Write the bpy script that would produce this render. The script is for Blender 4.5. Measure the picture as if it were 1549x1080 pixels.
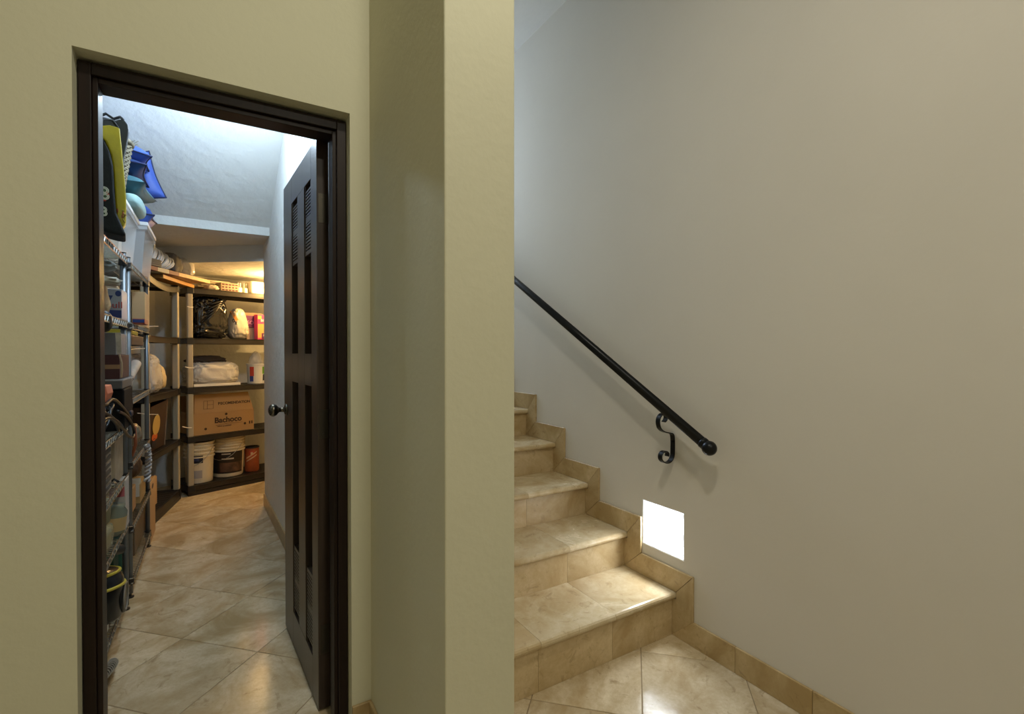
import bpy, math, random
from mathutils import Vector, Matrix, noise
random.seed(7)
for o in list(bpy.data.objects): bpy.data.objects.remove(o, do_unlink=True)
SC = bpy.context.scene
COL = SC.collection

# ------------------------------------------------------------------ camera
CAMZ = 1.25
YAW, PITCH, FPX = math.radians(31.10), math.radians(-0.60), 740.7
FW = Vector((math.sin(YAW)*math.cos(PITCH), math.cos(YAW)*math.cos(PITCH), math.sin(PITCH)))
RT = Vector((math.cos(YAW), -math.sin(YAW), 0))
UP = RT.cross(FW)
C0 = Vector((0, 0, CAMZ))
cd = bpy.data.cameras.new('camera'); cam = bpy.data.objects.new('camera', cd); COL.objects.link(cam)
cd.sensor_width = 36; cd.lens = FPX/1549*36; cd.clip_start = .02; cd.clip_end = 60
cam.matrix_world = Matrix.Translation(C0) @ Matrix((RT, UP, -FW)).transposed().to_4x4()
SC.camera = cam
# ------------------------------------------------------------------ world, lights, exposure
w = bpy.data.worlds.new('world'); SC.world = w; w.use_nodes = True
w.node_tree.nodes['Background'].inputs[0].default_value = (.62, .75, 1, 1)
w.node_tree.nodes['Background'].inputs[1].default_value = 1.0
SC.view_settings.view_transform = 'Standard'; SC.view_settings.look = 'None'
SC.view_settings.exposure = 0.07; SC.view_settings.gamma = 1; SC.view_settings.use_curve_mapping = False

def light(name, kind, loc, power, col, size=.1, target=None, sy=None, spread=None):
    l = bpy.data.lights.new(name, kind); l.energy = power; l.color = col
    if kind == 'AREA':
        l.shape = 'RECTANGLE' if sy else 'DISK'; l.size = size
        if sy: l.size_y = sy
        if spread: l.spread = spread
    else: l.shadow_soft_size = size
    o = bpy.data.objects.new(name, l); COL.objects.link(o); o.location = loc
    if target is not None:
        o.rotation_euler = (Vector(target)-Vector(loc)).to_track_quat('-Z', 'Y').to_euler()
    return o
# hall ceiling lamps, daylight added behind the unseen stair window
HALL_LAMP = (.40, .40, 3.20)
light('hall_lamp_light', 'AREA', (HALL_LAMP[0], HALL_LAMP[1], 3.165), 16, (1, .94, .77), .16, (HALL_LAMP[0], HALL_LAMP[1], 0))
HALL_LAMP2 = (.55, -1.35, 3.20)
light('hall_lamp_light_b', 'AREA', (HALL_LAMP2[0], HALL_LAMP2[1], 3.165), 19, (1, .94, .78), .3, (HALL_LAMP2[0], HALL_LAMP2[1], 0))
light('added_stair_daylight', 'AREA', (1.17, 4.52, 2.7), 160, (.63, .77, 1), 1.0, (1.17, 0, 1.6), 1.0)

# ------------------------------------------------------------------ pixel helpers (photo pixel -> place on a known plane)
def ray(px, py): return FW + RT*((px-774.5)/FPX) - UP*((py-540)/FPX)
def FX(px, py, X): d = ray(px, py); return C0 + d*(X/d.x)
def FY(px, py, Y): d = ray(px, py); return C0 + d*(Y/d.y)
def FZ(px, py, Z): d = ray(px, py); return C0 + d*((Z-CAMZ)/d.z)
def FP(px, py, O, n):
    d = ray(px, py); return C0 + d*((Vector(O)-C0).dot(n)/d.dot(n))

# ------------------------------------------------------------------ materials
MATS = {}
def mat(name, col, rough=.5, metal=0, var=0, vs=6, bump=0, bs=60, alpha=1, trans=0, emit=None, estr=0, spec=.5, coat=0, col2=None, rnd=0):
    if name in MATS: return MATS[name]
    m = bpy.data.materials.new(name); m.use_nodes = True; MATS[name] = m
    nt = m.node_tree; N = nt.nodes; L = nt.links; b = N['Principled BSDF']
    b.inputs['Base Color'].default_value = (*col, 1); b.inputs['Roughness'].default_value = rough
    b.inputs['Metallic'].default_value = metal; b.inputs['Alpha'].default_value = alpha
    b.inputs['Specular IOR Level'].default_value = spec
    if trans: b.inputs['Transmission Weight'].default_value = trans
    if coat: b.inputs['Coat Weight'].default_value = coat; b.inputs['Coat Roughness'].default_value = .12
    if emit: b.inputs['Emission Color'].default_value = (*emit, 1); b.inputs['Emission Strength'].default_value = estr
    if var or bump or rnd:
        tc = N.new('ShaderNodeTexCoord')
    if var:
        n = N.new('ShaderNodeTexNoise'); n.inputs['Scale'].default_value = vs; n.inputs['Detail'].default_value = 5
        r = N.new('ShaderNodeMix'); r.data_type = 'RGBA'
        r.inputs[6].default_value = (*col, 1)
        c2 = col2 or tuple(max(0, c*(1-var)) for c in col)
        r.inputs[7].default_value = (*c2, 1)
        L.new(tc.outputs['Object'], n.inputs['Vector'])
        mr = N.new('ShaderNodeMapRange'); mr.inputs[1].default_value = .35; mr.inputs[2].default_value = .68
        L.new(n.outputs['Fac'], mr.inputs[0]); L.new(mr.outputs[0], r.inputs[0])
        L.new(r.outputs[2], b.inputs['Base Color'])
    if bump:
        n2 = N.new('ShaderNodeTexNoise'); n2.inputs['Scale'].default_value = bs; n2.inputs['Detail'].default_value = 4
        L.new(tc.outputs['Object'], n2.inputs['Vector'])
        bp = N.new('ShaderNodeBump'); bp.inputs['Strength'].default_value = bump; bp.inputs['Distance'].default_value = .01
        L.new(n2.outputs['Fac'], bp.inputs['Height']); L.new(bp.outputs[0], b.inputs['Normal'])
    return m

def stone(name, c1, c2, c3, rough=.16, scale=3.0, per_object=True):
    m = bpy.data.materials.new(name); m.use_nodes = True; MATS[name] = m
    nt = m.node_tree; N = nt.nodes; L = nt.links; b = N['Principled BSDF']
    tc = N.new('ShaderNodeTexCoord'); oi = N.new('ShaderNodeObjectInfo')
    mp = N.new('ShaderNodeVectorMath'); mp.operation = 'MULTIPLY_ADD'
    cmb = N.new('ShaderNodeCombineXYZ')
    for k in range(3): L.new(oi.outputs['Random'], cmb.inputs[k])
    mp.inputs[1].default_value = (37, 53, 29)
    L.new(cmb.outputs[0], mp.inputs[0]); L.new(tc.outputs['Object'], mp.inputs[2])
    n1 = N.new('ShaderNodeTexNoise'); n1.inputs['Scale'].default_value = scale; n1.inputs['Detail'].default_value = 8; n1.inputs['Roughness'].default_value = .62; n1.inputs['Distortion'].default_value = 1.2
    L.new(mp.outputs[0], n1.inputs['Vector'])
    cr = N.new('ShaderNodeValToRGB'); e = cr.color_ramp.elements
    e[0].position = .36; e[0].color = (*c2, 1); e[1].position = .60; e[1].color = (*c1, 1)
    L.new(n1.outputs['Fac'], cr.inputs[0])
    n2 = N.new('ShaderNodeTexNoise'); n2.inputs['Scale'].default_value = scale*3.2; n2.inputs['Detail'].default_value = 9; n2.inputs['Roughness'].default_value = .7; n2.inputs['Distortion'].default_value = 2.0
    L.new(mp.outputs[0], n2.inputs['Vector'])
    r2 = N.new('ShaderNodeValToRGB'); e = r2.color_ramp.elements
    e[0].position = .57; e[0].color = (0, 0, 0, 1); e[1].position = .72; e[1].color = (.8, .8, .8, 1)
    L.new(n2.outputs['Fac'], r2.inputs[0])
    n3 = N.new('ShaderNodeTexNoise'); n3.inputs['Scale'].default_value = scale*11; n3.inputs['Detail'].default_value = 7; n3.inputs['Roughness'].default_value = .75
    L.new(mp.outputs[0], n3.inputs['Vector'])
    r3 = N.new('ShaderNodeMapRange'); r3.inputs[1].default_value = .40; r3.inputs[2].default_value = .72; r3.inputs[3].default_value = 0; r3.inputs[4].default_value = .55
    L.new(n3.outputs['Fac'], r3.inputs[0])
    m0 = N.new('ShaderNodeMix'); m0.data_type = 'RGBA'; m0.inputs[7].default_value = (*c2, 1)
    L.new(cr.outputs[0], m0.inputs[6]); L.new(r3.outputs[0], m0.inputs[0])
    mx = N.new('ShaderNodeMix'); mx.data_type = 'RGBA'; mx.inputs[7].default_value = (*c3, 1)
    L.new(m0.outputs[2], mx.inputs[6]); L.new(r2.outputs[0], mx.inputs[0])
    hs = N.new('ShaderNodeHueSaturation'); mr = N.new('ShaderNodeMapRange'); mr.inputs[3].default_value = .90; mr.inputs[4].default_value = 1.08
    L.new(oi.outputs['Random'], mr.inputs[0]); L.new(mr.outputs[0], hs.inputs['Value']); L.new(mx.outputs[2], hs.inputs['Color'])
    L.new(hs.outputs[0], b.inputs['Base Color']); b.inputs['Roughness'].default_value = rough
    rr = N.new('ShaderNodeMapRange'); rr.inputs[3].default_value = rough*.8; rr.inputs[4].default_value = rough*1.7
    L.new(n1.outputs['Fac'], rr.inputs[0]); L.new(rr.outputs[0], b.inputs['Roughness'])
    return m

def plaster(name, col, amp=.25, bs=18, rough=.85):
    """painted trowelled plaster: faint mottling and two scales of relief"""
    m = mat(name, col, rough, var=.05, vs=1.3, bump=amp, bs=bs)
    return m

P_HALL = plaster('paint_hall', (.635, .622, .475), .10, 45)
P_STAIR_LIT = plaster('paint_hall_cool_lit', (.68, .645, .585), .06, 30)  # cream hall paint with the stairwell's cooler light mixed into the colour
P_CLOSET = plaster('paint_closet', (.70, .71, .69), .8, 15)
P_CEIL = plaster('paint_ceiling', (.68, .67, .62), .1, 30)
P_WHITE = mat('niche_white', (.86, .87, .88), .7)
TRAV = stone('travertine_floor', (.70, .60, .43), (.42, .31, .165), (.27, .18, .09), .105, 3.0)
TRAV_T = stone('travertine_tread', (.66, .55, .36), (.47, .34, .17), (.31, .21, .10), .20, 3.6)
TRAV_R_SHADE = stone('travertine_riser_shaded', (.60, .47, .28), (.42, .29, .13), (.30, .20, .09), .30, 3.8)  # darker than the treads: the first riser's shadow is worked into the colour
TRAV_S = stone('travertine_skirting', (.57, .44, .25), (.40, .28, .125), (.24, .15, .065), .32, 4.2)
GROUT = mat('grout', (.28, .21, .12), .9)
def wood(name, c1, c2, rough, axis='Z', sc=6, spec=.5):
    m = bpy.data.materials.new(name); m.use_nodes = True; MATS[name] = m
    N = m.node_tree.nodes; L = m.node_tree.links; b = N['Principled BSDF']
    tc = N.new('ShaderNodeTexCoord'); mp = N.new('ShaderNodeMapping')
    s = {'X': (.6, 9, 9), 'Y': (9, .6, 9), 'Z': (9, 9, .6)}[axis]; mp.inputs['Scale'].default_value = s
    n = N.new('ShaderNodeTexNoise'); n.inputs['Scale'].default_value = sc; n.inputs['Detail'].default_value = 6; n.inputs['Distortion'].default_value = .6
    L.new(tc.outputs['Object'], mp.inputs[0]); L.new(mp.outputs[0], n.inputs['Vector'])
    cr = N.new('ShaderNodeValToRGB'); cr.color_ramp.elements[0].position = .3; cr.color_ramp.elements[1].position = .7
    cr.color_ramp.elements[0].color = (*c1, 1); cr.color_ramp.elements[1].color = (*c2, 1)
    L.new(n.outputs['Fac'], cr.inputs[0]); L.new(cr.outputs[0], b.inputs['Base Color']); b.inputs['Roughness'].default_value = rough; b.inputs['Specular IOR Level'].default_value = spec
    return m
DOORW = wood('espresso_frame', (.0085, .0040, .0030), (.016, .0075, .0055), .42, spec=.28)
LEAFW_LIT = wood('espresso_leaf_lit', (.030, .020, .015), (.052, .036, .027), .33)  # door wood lightened, the closet light it reflects put into the colour
PANELW_SHADE = wood('espresso_panel_shaded', (.010, .006, .004), (.017, .010, .007), .55)  # leaf wood darkened, with the shade of the deep recess painted in
PINE = wood('pine_board', (.55, .33, .14), (.66, .44, .21), .55, 'Y', 5)
PINE2 = wood('dark_pine', (.42, .20, .05), (.55, .29, .09), .5, 'Y', 5)
PLANK = wood('brown_plank', (.20, .11, .05), (.33, .19, .09), .6, 'Y', 5)
IRON = mat('black_iron', (.010, .011, .013), .33, .6)
CHROME = mat('chrome_wire', (.62, .62, .60), .25, 1)
POSTM = mat('rack_post_metal', (.18, .195, .21), .45, .8)
BLACKP = mat('black_plastic', (.010, .010, .011), .45)
SHELFP = mat('resin_shelf', (.020, .016, .013), .42, var=.3, vs=14)
RESINPOST = mat('resin_post', (.38, .335, .245), .5)
BRASSD = mat('dark_brass', (.16, .14, .11), .22, 1)
STEELD = mat('hinge_metal', (.11, .10, .08), .35, .9)
CARD = mat('cardboard', (.43, .25, .10), .8, var=.12, vs=3)
CARDL = mat('cardboard_pale', (.50, .33, .17), .8, var=.15, vs=4)
INK = mat('carton_ink', (.045, .022, .010), .8)
WHITEP = mat('white_plastic', (.74, .72, .66), .4)
PAILP = mat('pail_plastic', (.72, .62, .43), .42)
CLEAR = mat('clear_plastic', (.78, .80, .82), .18, alpha=.42)
CLEARF = mat('clear_film', (.86, .84, .80), .12, alpha=.50, bump=.5, bs=30)
BLACKBAG = mat('black_bag', (.006, .006, .006), .19, spec=.6)
WHITEBAG = mat('white_bag', (.46, .42, .34), .40, bump=.25, bs=25)

# ------------------------------------------------------------------ geometry helpers
class G:
    def __init__(s): s.v = []; s.f = []
    def add(s, vs, fs):
        k = len(s.v); s.v += [Vector(p) for p in vs]; s.f += [[i+k for i in f] for f in fs]; return s
    def box(s, x0, x1, y0, y1, z0, z1):
        return s.add([(x0,y0,z0),(x1,y0,z0),(x1,y1,z0),(x0,y1,z0),(x0,y0,z1),(x1,y0,z1),(x1,y1,z1),(x0,y1,z1)],
                     [(3,2,1,0),(4,5,6,7),(0,1,5,4),(1,2,6,5),(2,3,7,6),(3,0,4,7)])
    def prism(s, poly, off):
        n = len(poly); off = Vector(off)
        return s.add([Vector(p) for p in poly]+[Vector(p)+off for p in poly],
                     [list(range(n))[::-1], list(range(n, 2*n))]+[[i, (i+1) % n, n+(i+1) % n, n+i] for i in range(n)])
    def tube(s, pts, r, n=8, closed=False, cap=True):
        pts = [Vector(p) for p in pts]; m = len(pts); k = len(s.v); up = Vector((0, 0, 1)); prev = None
        for i, p in enumerate(pts):
            if closed: t = (pts[(i+1) % m]-pts[i-1])
            else: t = pts[min(i+1, m-1)]-pts[max(i-1, 0)]
            t = t.normalized() if t.length > 1e-9 else Vector((0, 0, 1))
            if prev is None:
                a = t.cross(up)
                if a.length < .1: a = t.cross(Vector((1, 0, 0)))
            else:
                a = prev-t*prev.dot(t)
                if a.length < 1e-6: a = t.cross(up)
            a.normalize(); prev = a; b = t.cross(a)
            rr = r[i] if isinstance(r, (list, tuple)) else r
            for j in range(n):
                q = 2*math.pi*j/n; s.v.append(p+a*(rr*math.cos(q))+b*(rr*math.sin(q)))
        for i in range(m if closed else m-1):
            i2 = (i+1) % m
            for j in range(n):
                j2 = (j+1) % n; s.f.append([k+i*n+j, k+i*n+j2, k+i2*n+j2, k+i2*n+j])
        if cap and not closed:
            s.f.append([k+j for j in range(n)][::-1]); s.f.append([k+(m-1)*n+j for j in range(n)])
        return s
    def lathe(s, prof, n=24, c=(0, 0, 0)):
        k = len(s.v); c = Vector(c); m = len(prof)
        for r, z in prof:
            for j in range(n):
                q = 2*math.pi*j/n; s.v.append(c+Vector((r*math.cos(q), r*math.sin(q), z)))
        for i in range(m-1):
            for j in range(n):
                j2 = (j+1) % n; s.f.append([k+i*n+j, k+i*n+j2, k+(i+1)*n+j2, k+(i+1)*n+j])
        if prof[0][0] > 1e-6: s.f.append([k+j for j in range(n)][::-1])
        if prof[-1][0] > 1e-6: s.f.append([k+(m-1)*n+j for j in range(n)])
        return s
    def ball(s, c, r, n=16, m=10):
        rr = r if isinstance(r, (tuple, list)) else (r, r, r)
        k = len(s.v); c = Vector(c)
        for i in range(1, m):
            t = math.pi*i/m
            for j in range(n):
                q = 2*math.pi*j/n; s.v.append(c+Vector((rr[0]*math.sin(t)*math.cos(q), rr[1]*math.sin(t)*math.sin(q), rr[2]*math.cos(t))))
        top = len(s.v); s.v.append(c+Vector((0, 0, rr[2]))); s.v.append(c-Vector((0, 0, rr[2])))
        for i in range(m-2):
            for j in range(n):
                j2 = (j+1) % n; s.f.append([k+i*n+j, k+(i+1)*n+j, k+(i+1)*n+j2, k+i*n+j2])
        for j in range(n):
            j2 = (j+1) % n; s.f.append([top, k+j, k+j2]); s.f.append([top+1, k+(m-2)*n+j2, k+(m-2)*n+j])
        return s
    def xf(s, M, i0=0):
        for i in range(i0, len(s.v)): s.v[i] = M @ s.v[i]
        return s
    def rot(s, rz, about=(0, 0, 0)):
        a = Vector(about); return s.xf(Matrix.Translation(a) @ Matrix.Rotation(rz, 4, 'Z') @ Matrix.Translation(-a))

ORG = {}
def obj(name, g, m, parent=None, org=None, smooth=False, bevel=0, seg=2, sub=0):
    o0 = ORG[parent.name] if parent is not None else Vector(org or (0, 0, 0))
    me = bpy.data.meshes.new(name); me.from_pydata([tuple(v-o0) for v in g.v], [], g.f); me.update()
    if m: me.materials.append(m)
    if smooth:
        for p in me.polygons: p.use_smooth = True
    o = bpy.data.objects.new(name, me); COL.objects.link(o); ORG[o.name] = o0
    if parent is not None: o.parent = parent
    else: o.location = o0
    if bevel:
        b = o.modifiers.new('bevel', 'BEVEL'); b.width = bevel; b.segments = seg; b.limit_method = 'ANGLE'
    if sub:
        b = o.modifiers.new('sub', 'SUBSURF'); b.levels = sub; b.render_levels = sub
    return o
def thing(name, label, cat, org=(0, 0, 0), group=None):
    o = bpy.data.objects.new(name, None); COL.objects.link(o); o.location = org; ORG[o.name] = Vector(org)
    o.empty_display_size = .05
    return tag(o, label, cat, group)
def tag(o, label, cat, group=None):
    o['label'] = label; o['category'] = cat
    if group: o['group'] = group
    return o
def struct(o, label=None):
    o['kind'] = 'structure'
    if label: o['label'] = label
    return o
def sroot(name, label=None, org=(0, 0, 0)):
    o = bpy.data.objects.new(name, None); COL.objects.link(o); o.location = org; ORG[o.name] = Vector(org)
    return struct(o, label)
def text(name, body, size, m, parent, pos, xdir, ydir, align='CENTER', shear=0, bold=0):
    """flat lettering, laid on a surface at pos with its reading direction xdir"""
    c = bpy.data.curves.new(name, 'FONT'); c.body = body; c.size = size; c.align_x = align; c.align_y = 'CENTER'; c.extrude = .0004; c.shear = shear; c.offset = bold
    t = bpy.data.objects.new(name, c); COL.objects.link(t)
    dg = bpy.context.evaluated_depsgraph_get(); dg.update()
    me = bpy.data.meshes.new_from_object(t.evaluated_get(dg)); bpy.data.objects.remove(t, do_unlink=True)
    X = Vector(xdir).normalized(); Yv = Vector(ydir); Yv = (Yv-X*Yv.dot(X)).normalized(); Z = X.cross(Yv)
    M = Matrix((X, Yv, Z)).transposed().to_4x4(); M.translation = Vector(pos)-ORG[parent.name]
    me.transform(M); me.materials.clear(); me.materials.append(m)
    o = bpy.data.objects.new(name, me); COL.objects.link(o); o.parent = parent; ORG[o.name] = ORG[parent.name]
    return o
def blob(c, size, seed, crump=.12, freq=3., e=.55, n=44, mm=26, ridged=False, flat=True, taper=0, lean=(0, 0)):
    """crumpled rounded body (bag, bundle) standing on its flat base at c"""
    g = G(); c = Vector(c); sx, sy, sz = size
    def sp(v): return math.copysign(abs(v)**e, v)
    for i in range(mm+1):
        t = math.pi*i/mm
        for j in range(n):
            q = 2*math.pi*j/n
            d = Vector((sp(math.sin(t))*sp(math.cos(q)), sp(math.sin(t))*sp(math.sin(q)), sp(math.cos(t))))
            nn = noise.noise(d*freq+Vector((seed, seed*.37, 0)))*.6+noise.noise(d*freq*2.3+Vector((0, seed, 3)))*.4
            if ridged: nn = (1-abs(nn)*2.6)*.7-.25
            k = 1+crump*nn
            tp = 1-taper*(d.z+1)/2
            p = Vector((d.x*sx/2*k*tp+lean[0]*(d.z+1)/2, d.y*sy/2*k*tp+lean[1]*(d.z+1)/2, d.z*sz/2*(1+crump*.5*nn)))
            p.z = max(p.z+sz/2, .001) if flat else p.z+sz/2
            g.v.append(c+p)
    for i in range(mm):
        for j in range(n):
            j2 = (j+1) % n; g.f.append([i*n+j, (i+1)*n+j, (i+1)*n+j2, i*n+j2])
    return g
def carton(g, x0, x1, y0, y1, z0, z1): return g.box(x0, x1, y0, y1, z0, z1)
def one(name, g, m, label, cat, group=None, smooth=False, bevel=0, org=None, **k):
    if org is None:
        lo = [min(v[i] for v in g.v) for i in range(3)]; hi = [max(v[i] for v in g.v) for i in range(3)]
        org = ((lo[0]+hi[0])/2, (lo[1]+hi[1])/2, lo[2])
    return tag(obj(name, g, m, None, org, smooth, bevel, **k), label, cat, group)

# ================================================================== SETTING
YD, YD2 = 1.617, 1.782          # door wall, hall face and closet face
OPX0, OPX1, OPZ = -.305, .369, 2.013
XS = 1.729                      # stair wall face
PX0, PX1, PY = .432, .613, 1.003  # partition end between closet and stairs
ZC = 3.265                      # ceiling
HX, HY = -1.30, -2.6            # hall's far sides, behind the camera

g = G()
g.box(HX, OPX0, YD, YD2, 0, ZC).box(OPX1, PX0, YD, YD2, 0, ZC).box(OPX0, OPX1, YD, YD2, OPZ, ZC)
struct(obj('wall_front', g, P_HALL), 'cream plastered wall around the closet doorway')
g = G().box(PX0, PX1, PY, 4.30, 0, ZC)
struct(obj('wall_partition', g, P_HALL, bevel=.004), 'cream wall end between closet door and stairs')
# stair wall with the step-light recess
NY0, NY1, NZ0, NZ1, ND = 1.424, 1.665, .343, .552, .11
g = G().box(XS, XS+.16, HY, NY0, 0, ZC).box(XS, XS+.16, NY1, 4.46, 0, ZC).box(XS, XS+.16, NY0, NY1, 0, NZ0).box(XS, XS+.16, NY0, NY1, NZ1, ZC)
wr = struct(obj('wall_right', g, P_STAIR_LIT), 'plain plastered wall behind the handrail')
# walls of the hall behind the camera
struct(obj('wall_left', G().box(HX-.14, HX, HY, YD2, 0, ZC), P_HALL))
struct(obj('wall_back', G().box(HX-.14, XS+.16, HY-.14, HY, 0, ZC), P_HALL))
struct(obj('ceiling', G().box(HX-.14, XS+.16, HY-.14, YD2, ZC, ZC+.12).box(PX0, XS+.16, YD2, 4.46, ZC, ZC+.12), P_CEIL))
# end of the stairwell: wall, with an unseen window added to bring in cool light
g = G().box(PX1, XS, 4.30, 4.46, 0, 2.2).box(PX1, .72, 4.30, 4.46, 2.2, ZC).box(1.62, XS, 4.30, 4.46, 2.2, ZC).box(.72, 1.62, 4.30, 4.46, 3.15, ZC)
struct(obj('wall_stair_end', g, P_STAIR_LIT))
wn = sroot('added_window_1', 'unseen window added for the cool stair light', (1.17, 4.38, 2.2))
for a in ((.72, .76, 2.2, 3.15), (1.58, 1.62, 2.2, 3.15), (.76, 1.58, 2.2, 2.24), (.76, 1.58, 3.11, 3.15), (1.155, 1.185, 2.24, 3.11)):
    obj('window_frame', G().box(a[0], a[1], 4.36, 4.40, a[2], a[3]), DOORW, wn)
for a in ((.76, 1.155), (1.185, 1.58)): obj('window_pane', G().box(a[0], a[1], 4.378, 4.382, 2.24, 3.11), mat('window_glass', (.9, .95, 1), .02, alpha=.12), wn)

# floor slab under the tiles, then the tiles laid on the diagonal
FL = struct(obj('floor', G().box(HX-.14, XS+.16, HY-.14, YD2, -.15, -.0025).box(-1.2, XS+.16, YD2, 6.6, -.15, -.0025), GROUT))
ST = .388
def tile_mesh(s, t=.009, ch=.0012, gap=.0016):
    h = s/2-gap; v = []
    for z, k in ((-t, 0), (-ch, 0), (0, ch)):
        for a, b in ((-1, -1), (1, -1), (1, 1), (-1, 1)): v.append((a*(h-k), b*(h-k), z))
    f = [(3, 2, 1, 0), (8, 9, 10, 11)]
    for q in (0, 4):
        for i in range(4): f.append((q+i, q+(i+1) % 4, q+4+(i+1) % 4, q+4+i))
    me = bpy.data.meshes.new('floor_tile'); me.from_pydata(v, [], f); me.update(); me.materials.append(TRAV); return me
tm = tile_mesh(ST)
V0 = Vector((-.135, 2.56)); d1 = Vector((1, 1)).normalized()*ST; d2 = Vector((-1, 1)).normalized()*ST
for a in range(-14, 16):
    for b in range(-14, 16):
        c = V0+d1*(a+.5)+d2*(b+.5)
        hall = -1.45 < c.x < 1.85 and -1.2 < c.y < 1.75
        clo = -1.0 < c.x < .75 and 1.6 < c.y < 5.9
        if hall or clo:
            o = bpy.data.objects.new('floor_tile', tm); COL.objects.link(o); o.parent = FL
            o.location = (c.x, c.y, random.uniform(-.0004, 0)); o.rotation_euler = (0, 0, math.pi/4+random.choice((0, math.pi/2, math.pi, -math.pi/2)))

# ------------------------------------------------------------------ closet shell
CW = [(.433, YD2), (.33, 4.45)]      # right wall, slightly out of square
def wallpoly(name, pts, z0, z1, th, m, label=None):
    g = G()
    for (a, b) in zip(pts[:-1], pts[1:]):
        A = Vector((*a, z0)); B = Vector((*b, z0)); n = Vector((-(B-A).y, (B-A).x, 0)).normalized()*th
        g.prism([A, B, B+n, A+n], (0, 0, z1-z0))
    return struct(obj(name, g, m), label)
ZCL = 3.2
wallpoly('wall_closet_right', [(.433-.0, YD2), (.33, 4.45)], 0, ZCL, -.10, P_CLOSET, 'white plaster wall behind the open door')
wallpoly('wall_closet_nook', [(.33, 4.45), (1.15, 4.48), (1.15, 6.2)], 0, ZCL, -.08, P_CLOSET)
wallpoly('wall_closet_left', [(-.86, YD2), (-.86, 4.25), (-.74, 5.16), (-.48, 5.52), (1.25, 6.21)], 0, ZCL, .12, P_CLOSET, 'closet wall behind the shelving')
# ceiling: flat by the door, then the raking soffit of the upper flight, a fascia, a low soffit, a splayed drop and the nook
SL = .66; YS, ZS = 4.088, 2.179; YF = YS-(ZC-ZS)/SL
g = G()
X0, X1 = -1.0, .62
def slab(poly, th=.08): g.prism(poly, (0, 0, th))
slab([(X0, YD2, ZC), (X1, YD2, ZC), (X1, YF, ZC), (X0, YF, ZC)])
N1 = 10
for i in range(N1):     # very slight belly like hand-trowelled work
    ya, yb = YF+(YS-YF)*i/N1, YF+(YS-YF)*(i+1)/N1
    def zz(y): t = (y-YF)/(YS-YF); return ZC-(ZC-ZS)*t+.03*math.sin(math.pi*t)
    slab([(X0, ya, zz(ya)), (X1, ya, zz(ya)), (X1, yb, zz(yb)), (X0, yb, zz(yb))])
struct(obj('ceiling_closet', g, P_CLOSET, smooth=False), 'raking white plaster soffit over the closet')
g = G().box(X0, X1, YS, 5.6, 2.118, 2.26)
struct(obj('ceiling_closet_low', g, P_CLOSET), 'low soffit edge across the closet')
sd = Vector((-.413, .305, 0)).normalized(); A = Vector((.345, 4.44, 1.985)); B = A+sd*1.5; nb = Vector((.305, .413, 0)).normalized()
g = G().prism([A-sd*.9, B, B+nb*2.2, A-sd*.9+nb*2.2], (0, 0, .16))
struct(obj('ceiling_nook', g, P_CLOSET), 'lowest soffit over the shelf nook')

# ------------------------------------------------------------------ baseboards
def boards(name, A, B, n, h, th, side, m, cuts=None, label=None):
    A = Vector((*A, 0)); B = Vector((*B, 0)); d = (B-A); L = d.length; d.normalize(); nn = Vector((-d.y, d.x, 0))*side*th
    root = sroot(name, label, tuple(A)); ts = cuts or [i/n for i in range(n+1)]
    for t0, t1 in zip(ts[:-1], ts[1:]):
        p, q = A+d*(L*t0+.0008), A+d*(L*t1-.0008)
        obj('baseboard_tile', G().prism([p, q, q+nn, p+nn], (0, 0, h)), m, root, bevel=.0012, seg=1)
    return root
jy = [FX(1114, 1012, XS).y, FX(1231, 1062, XS).y]
LL = 1.479+2.5
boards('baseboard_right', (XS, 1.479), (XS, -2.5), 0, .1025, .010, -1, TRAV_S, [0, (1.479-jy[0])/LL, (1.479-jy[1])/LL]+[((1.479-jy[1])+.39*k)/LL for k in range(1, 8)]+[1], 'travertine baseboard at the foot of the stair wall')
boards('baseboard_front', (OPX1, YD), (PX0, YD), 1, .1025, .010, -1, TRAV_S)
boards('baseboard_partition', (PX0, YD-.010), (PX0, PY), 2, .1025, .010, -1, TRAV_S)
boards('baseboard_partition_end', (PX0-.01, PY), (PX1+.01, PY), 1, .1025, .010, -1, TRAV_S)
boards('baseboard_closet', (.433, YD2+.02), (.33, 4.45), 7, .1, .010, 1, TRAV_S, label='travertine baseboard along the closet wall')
boards('baseboard_left', (HX, YD), (OPX0, YD), 3, .1025, .010, -1, TRAV_S)

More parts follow.
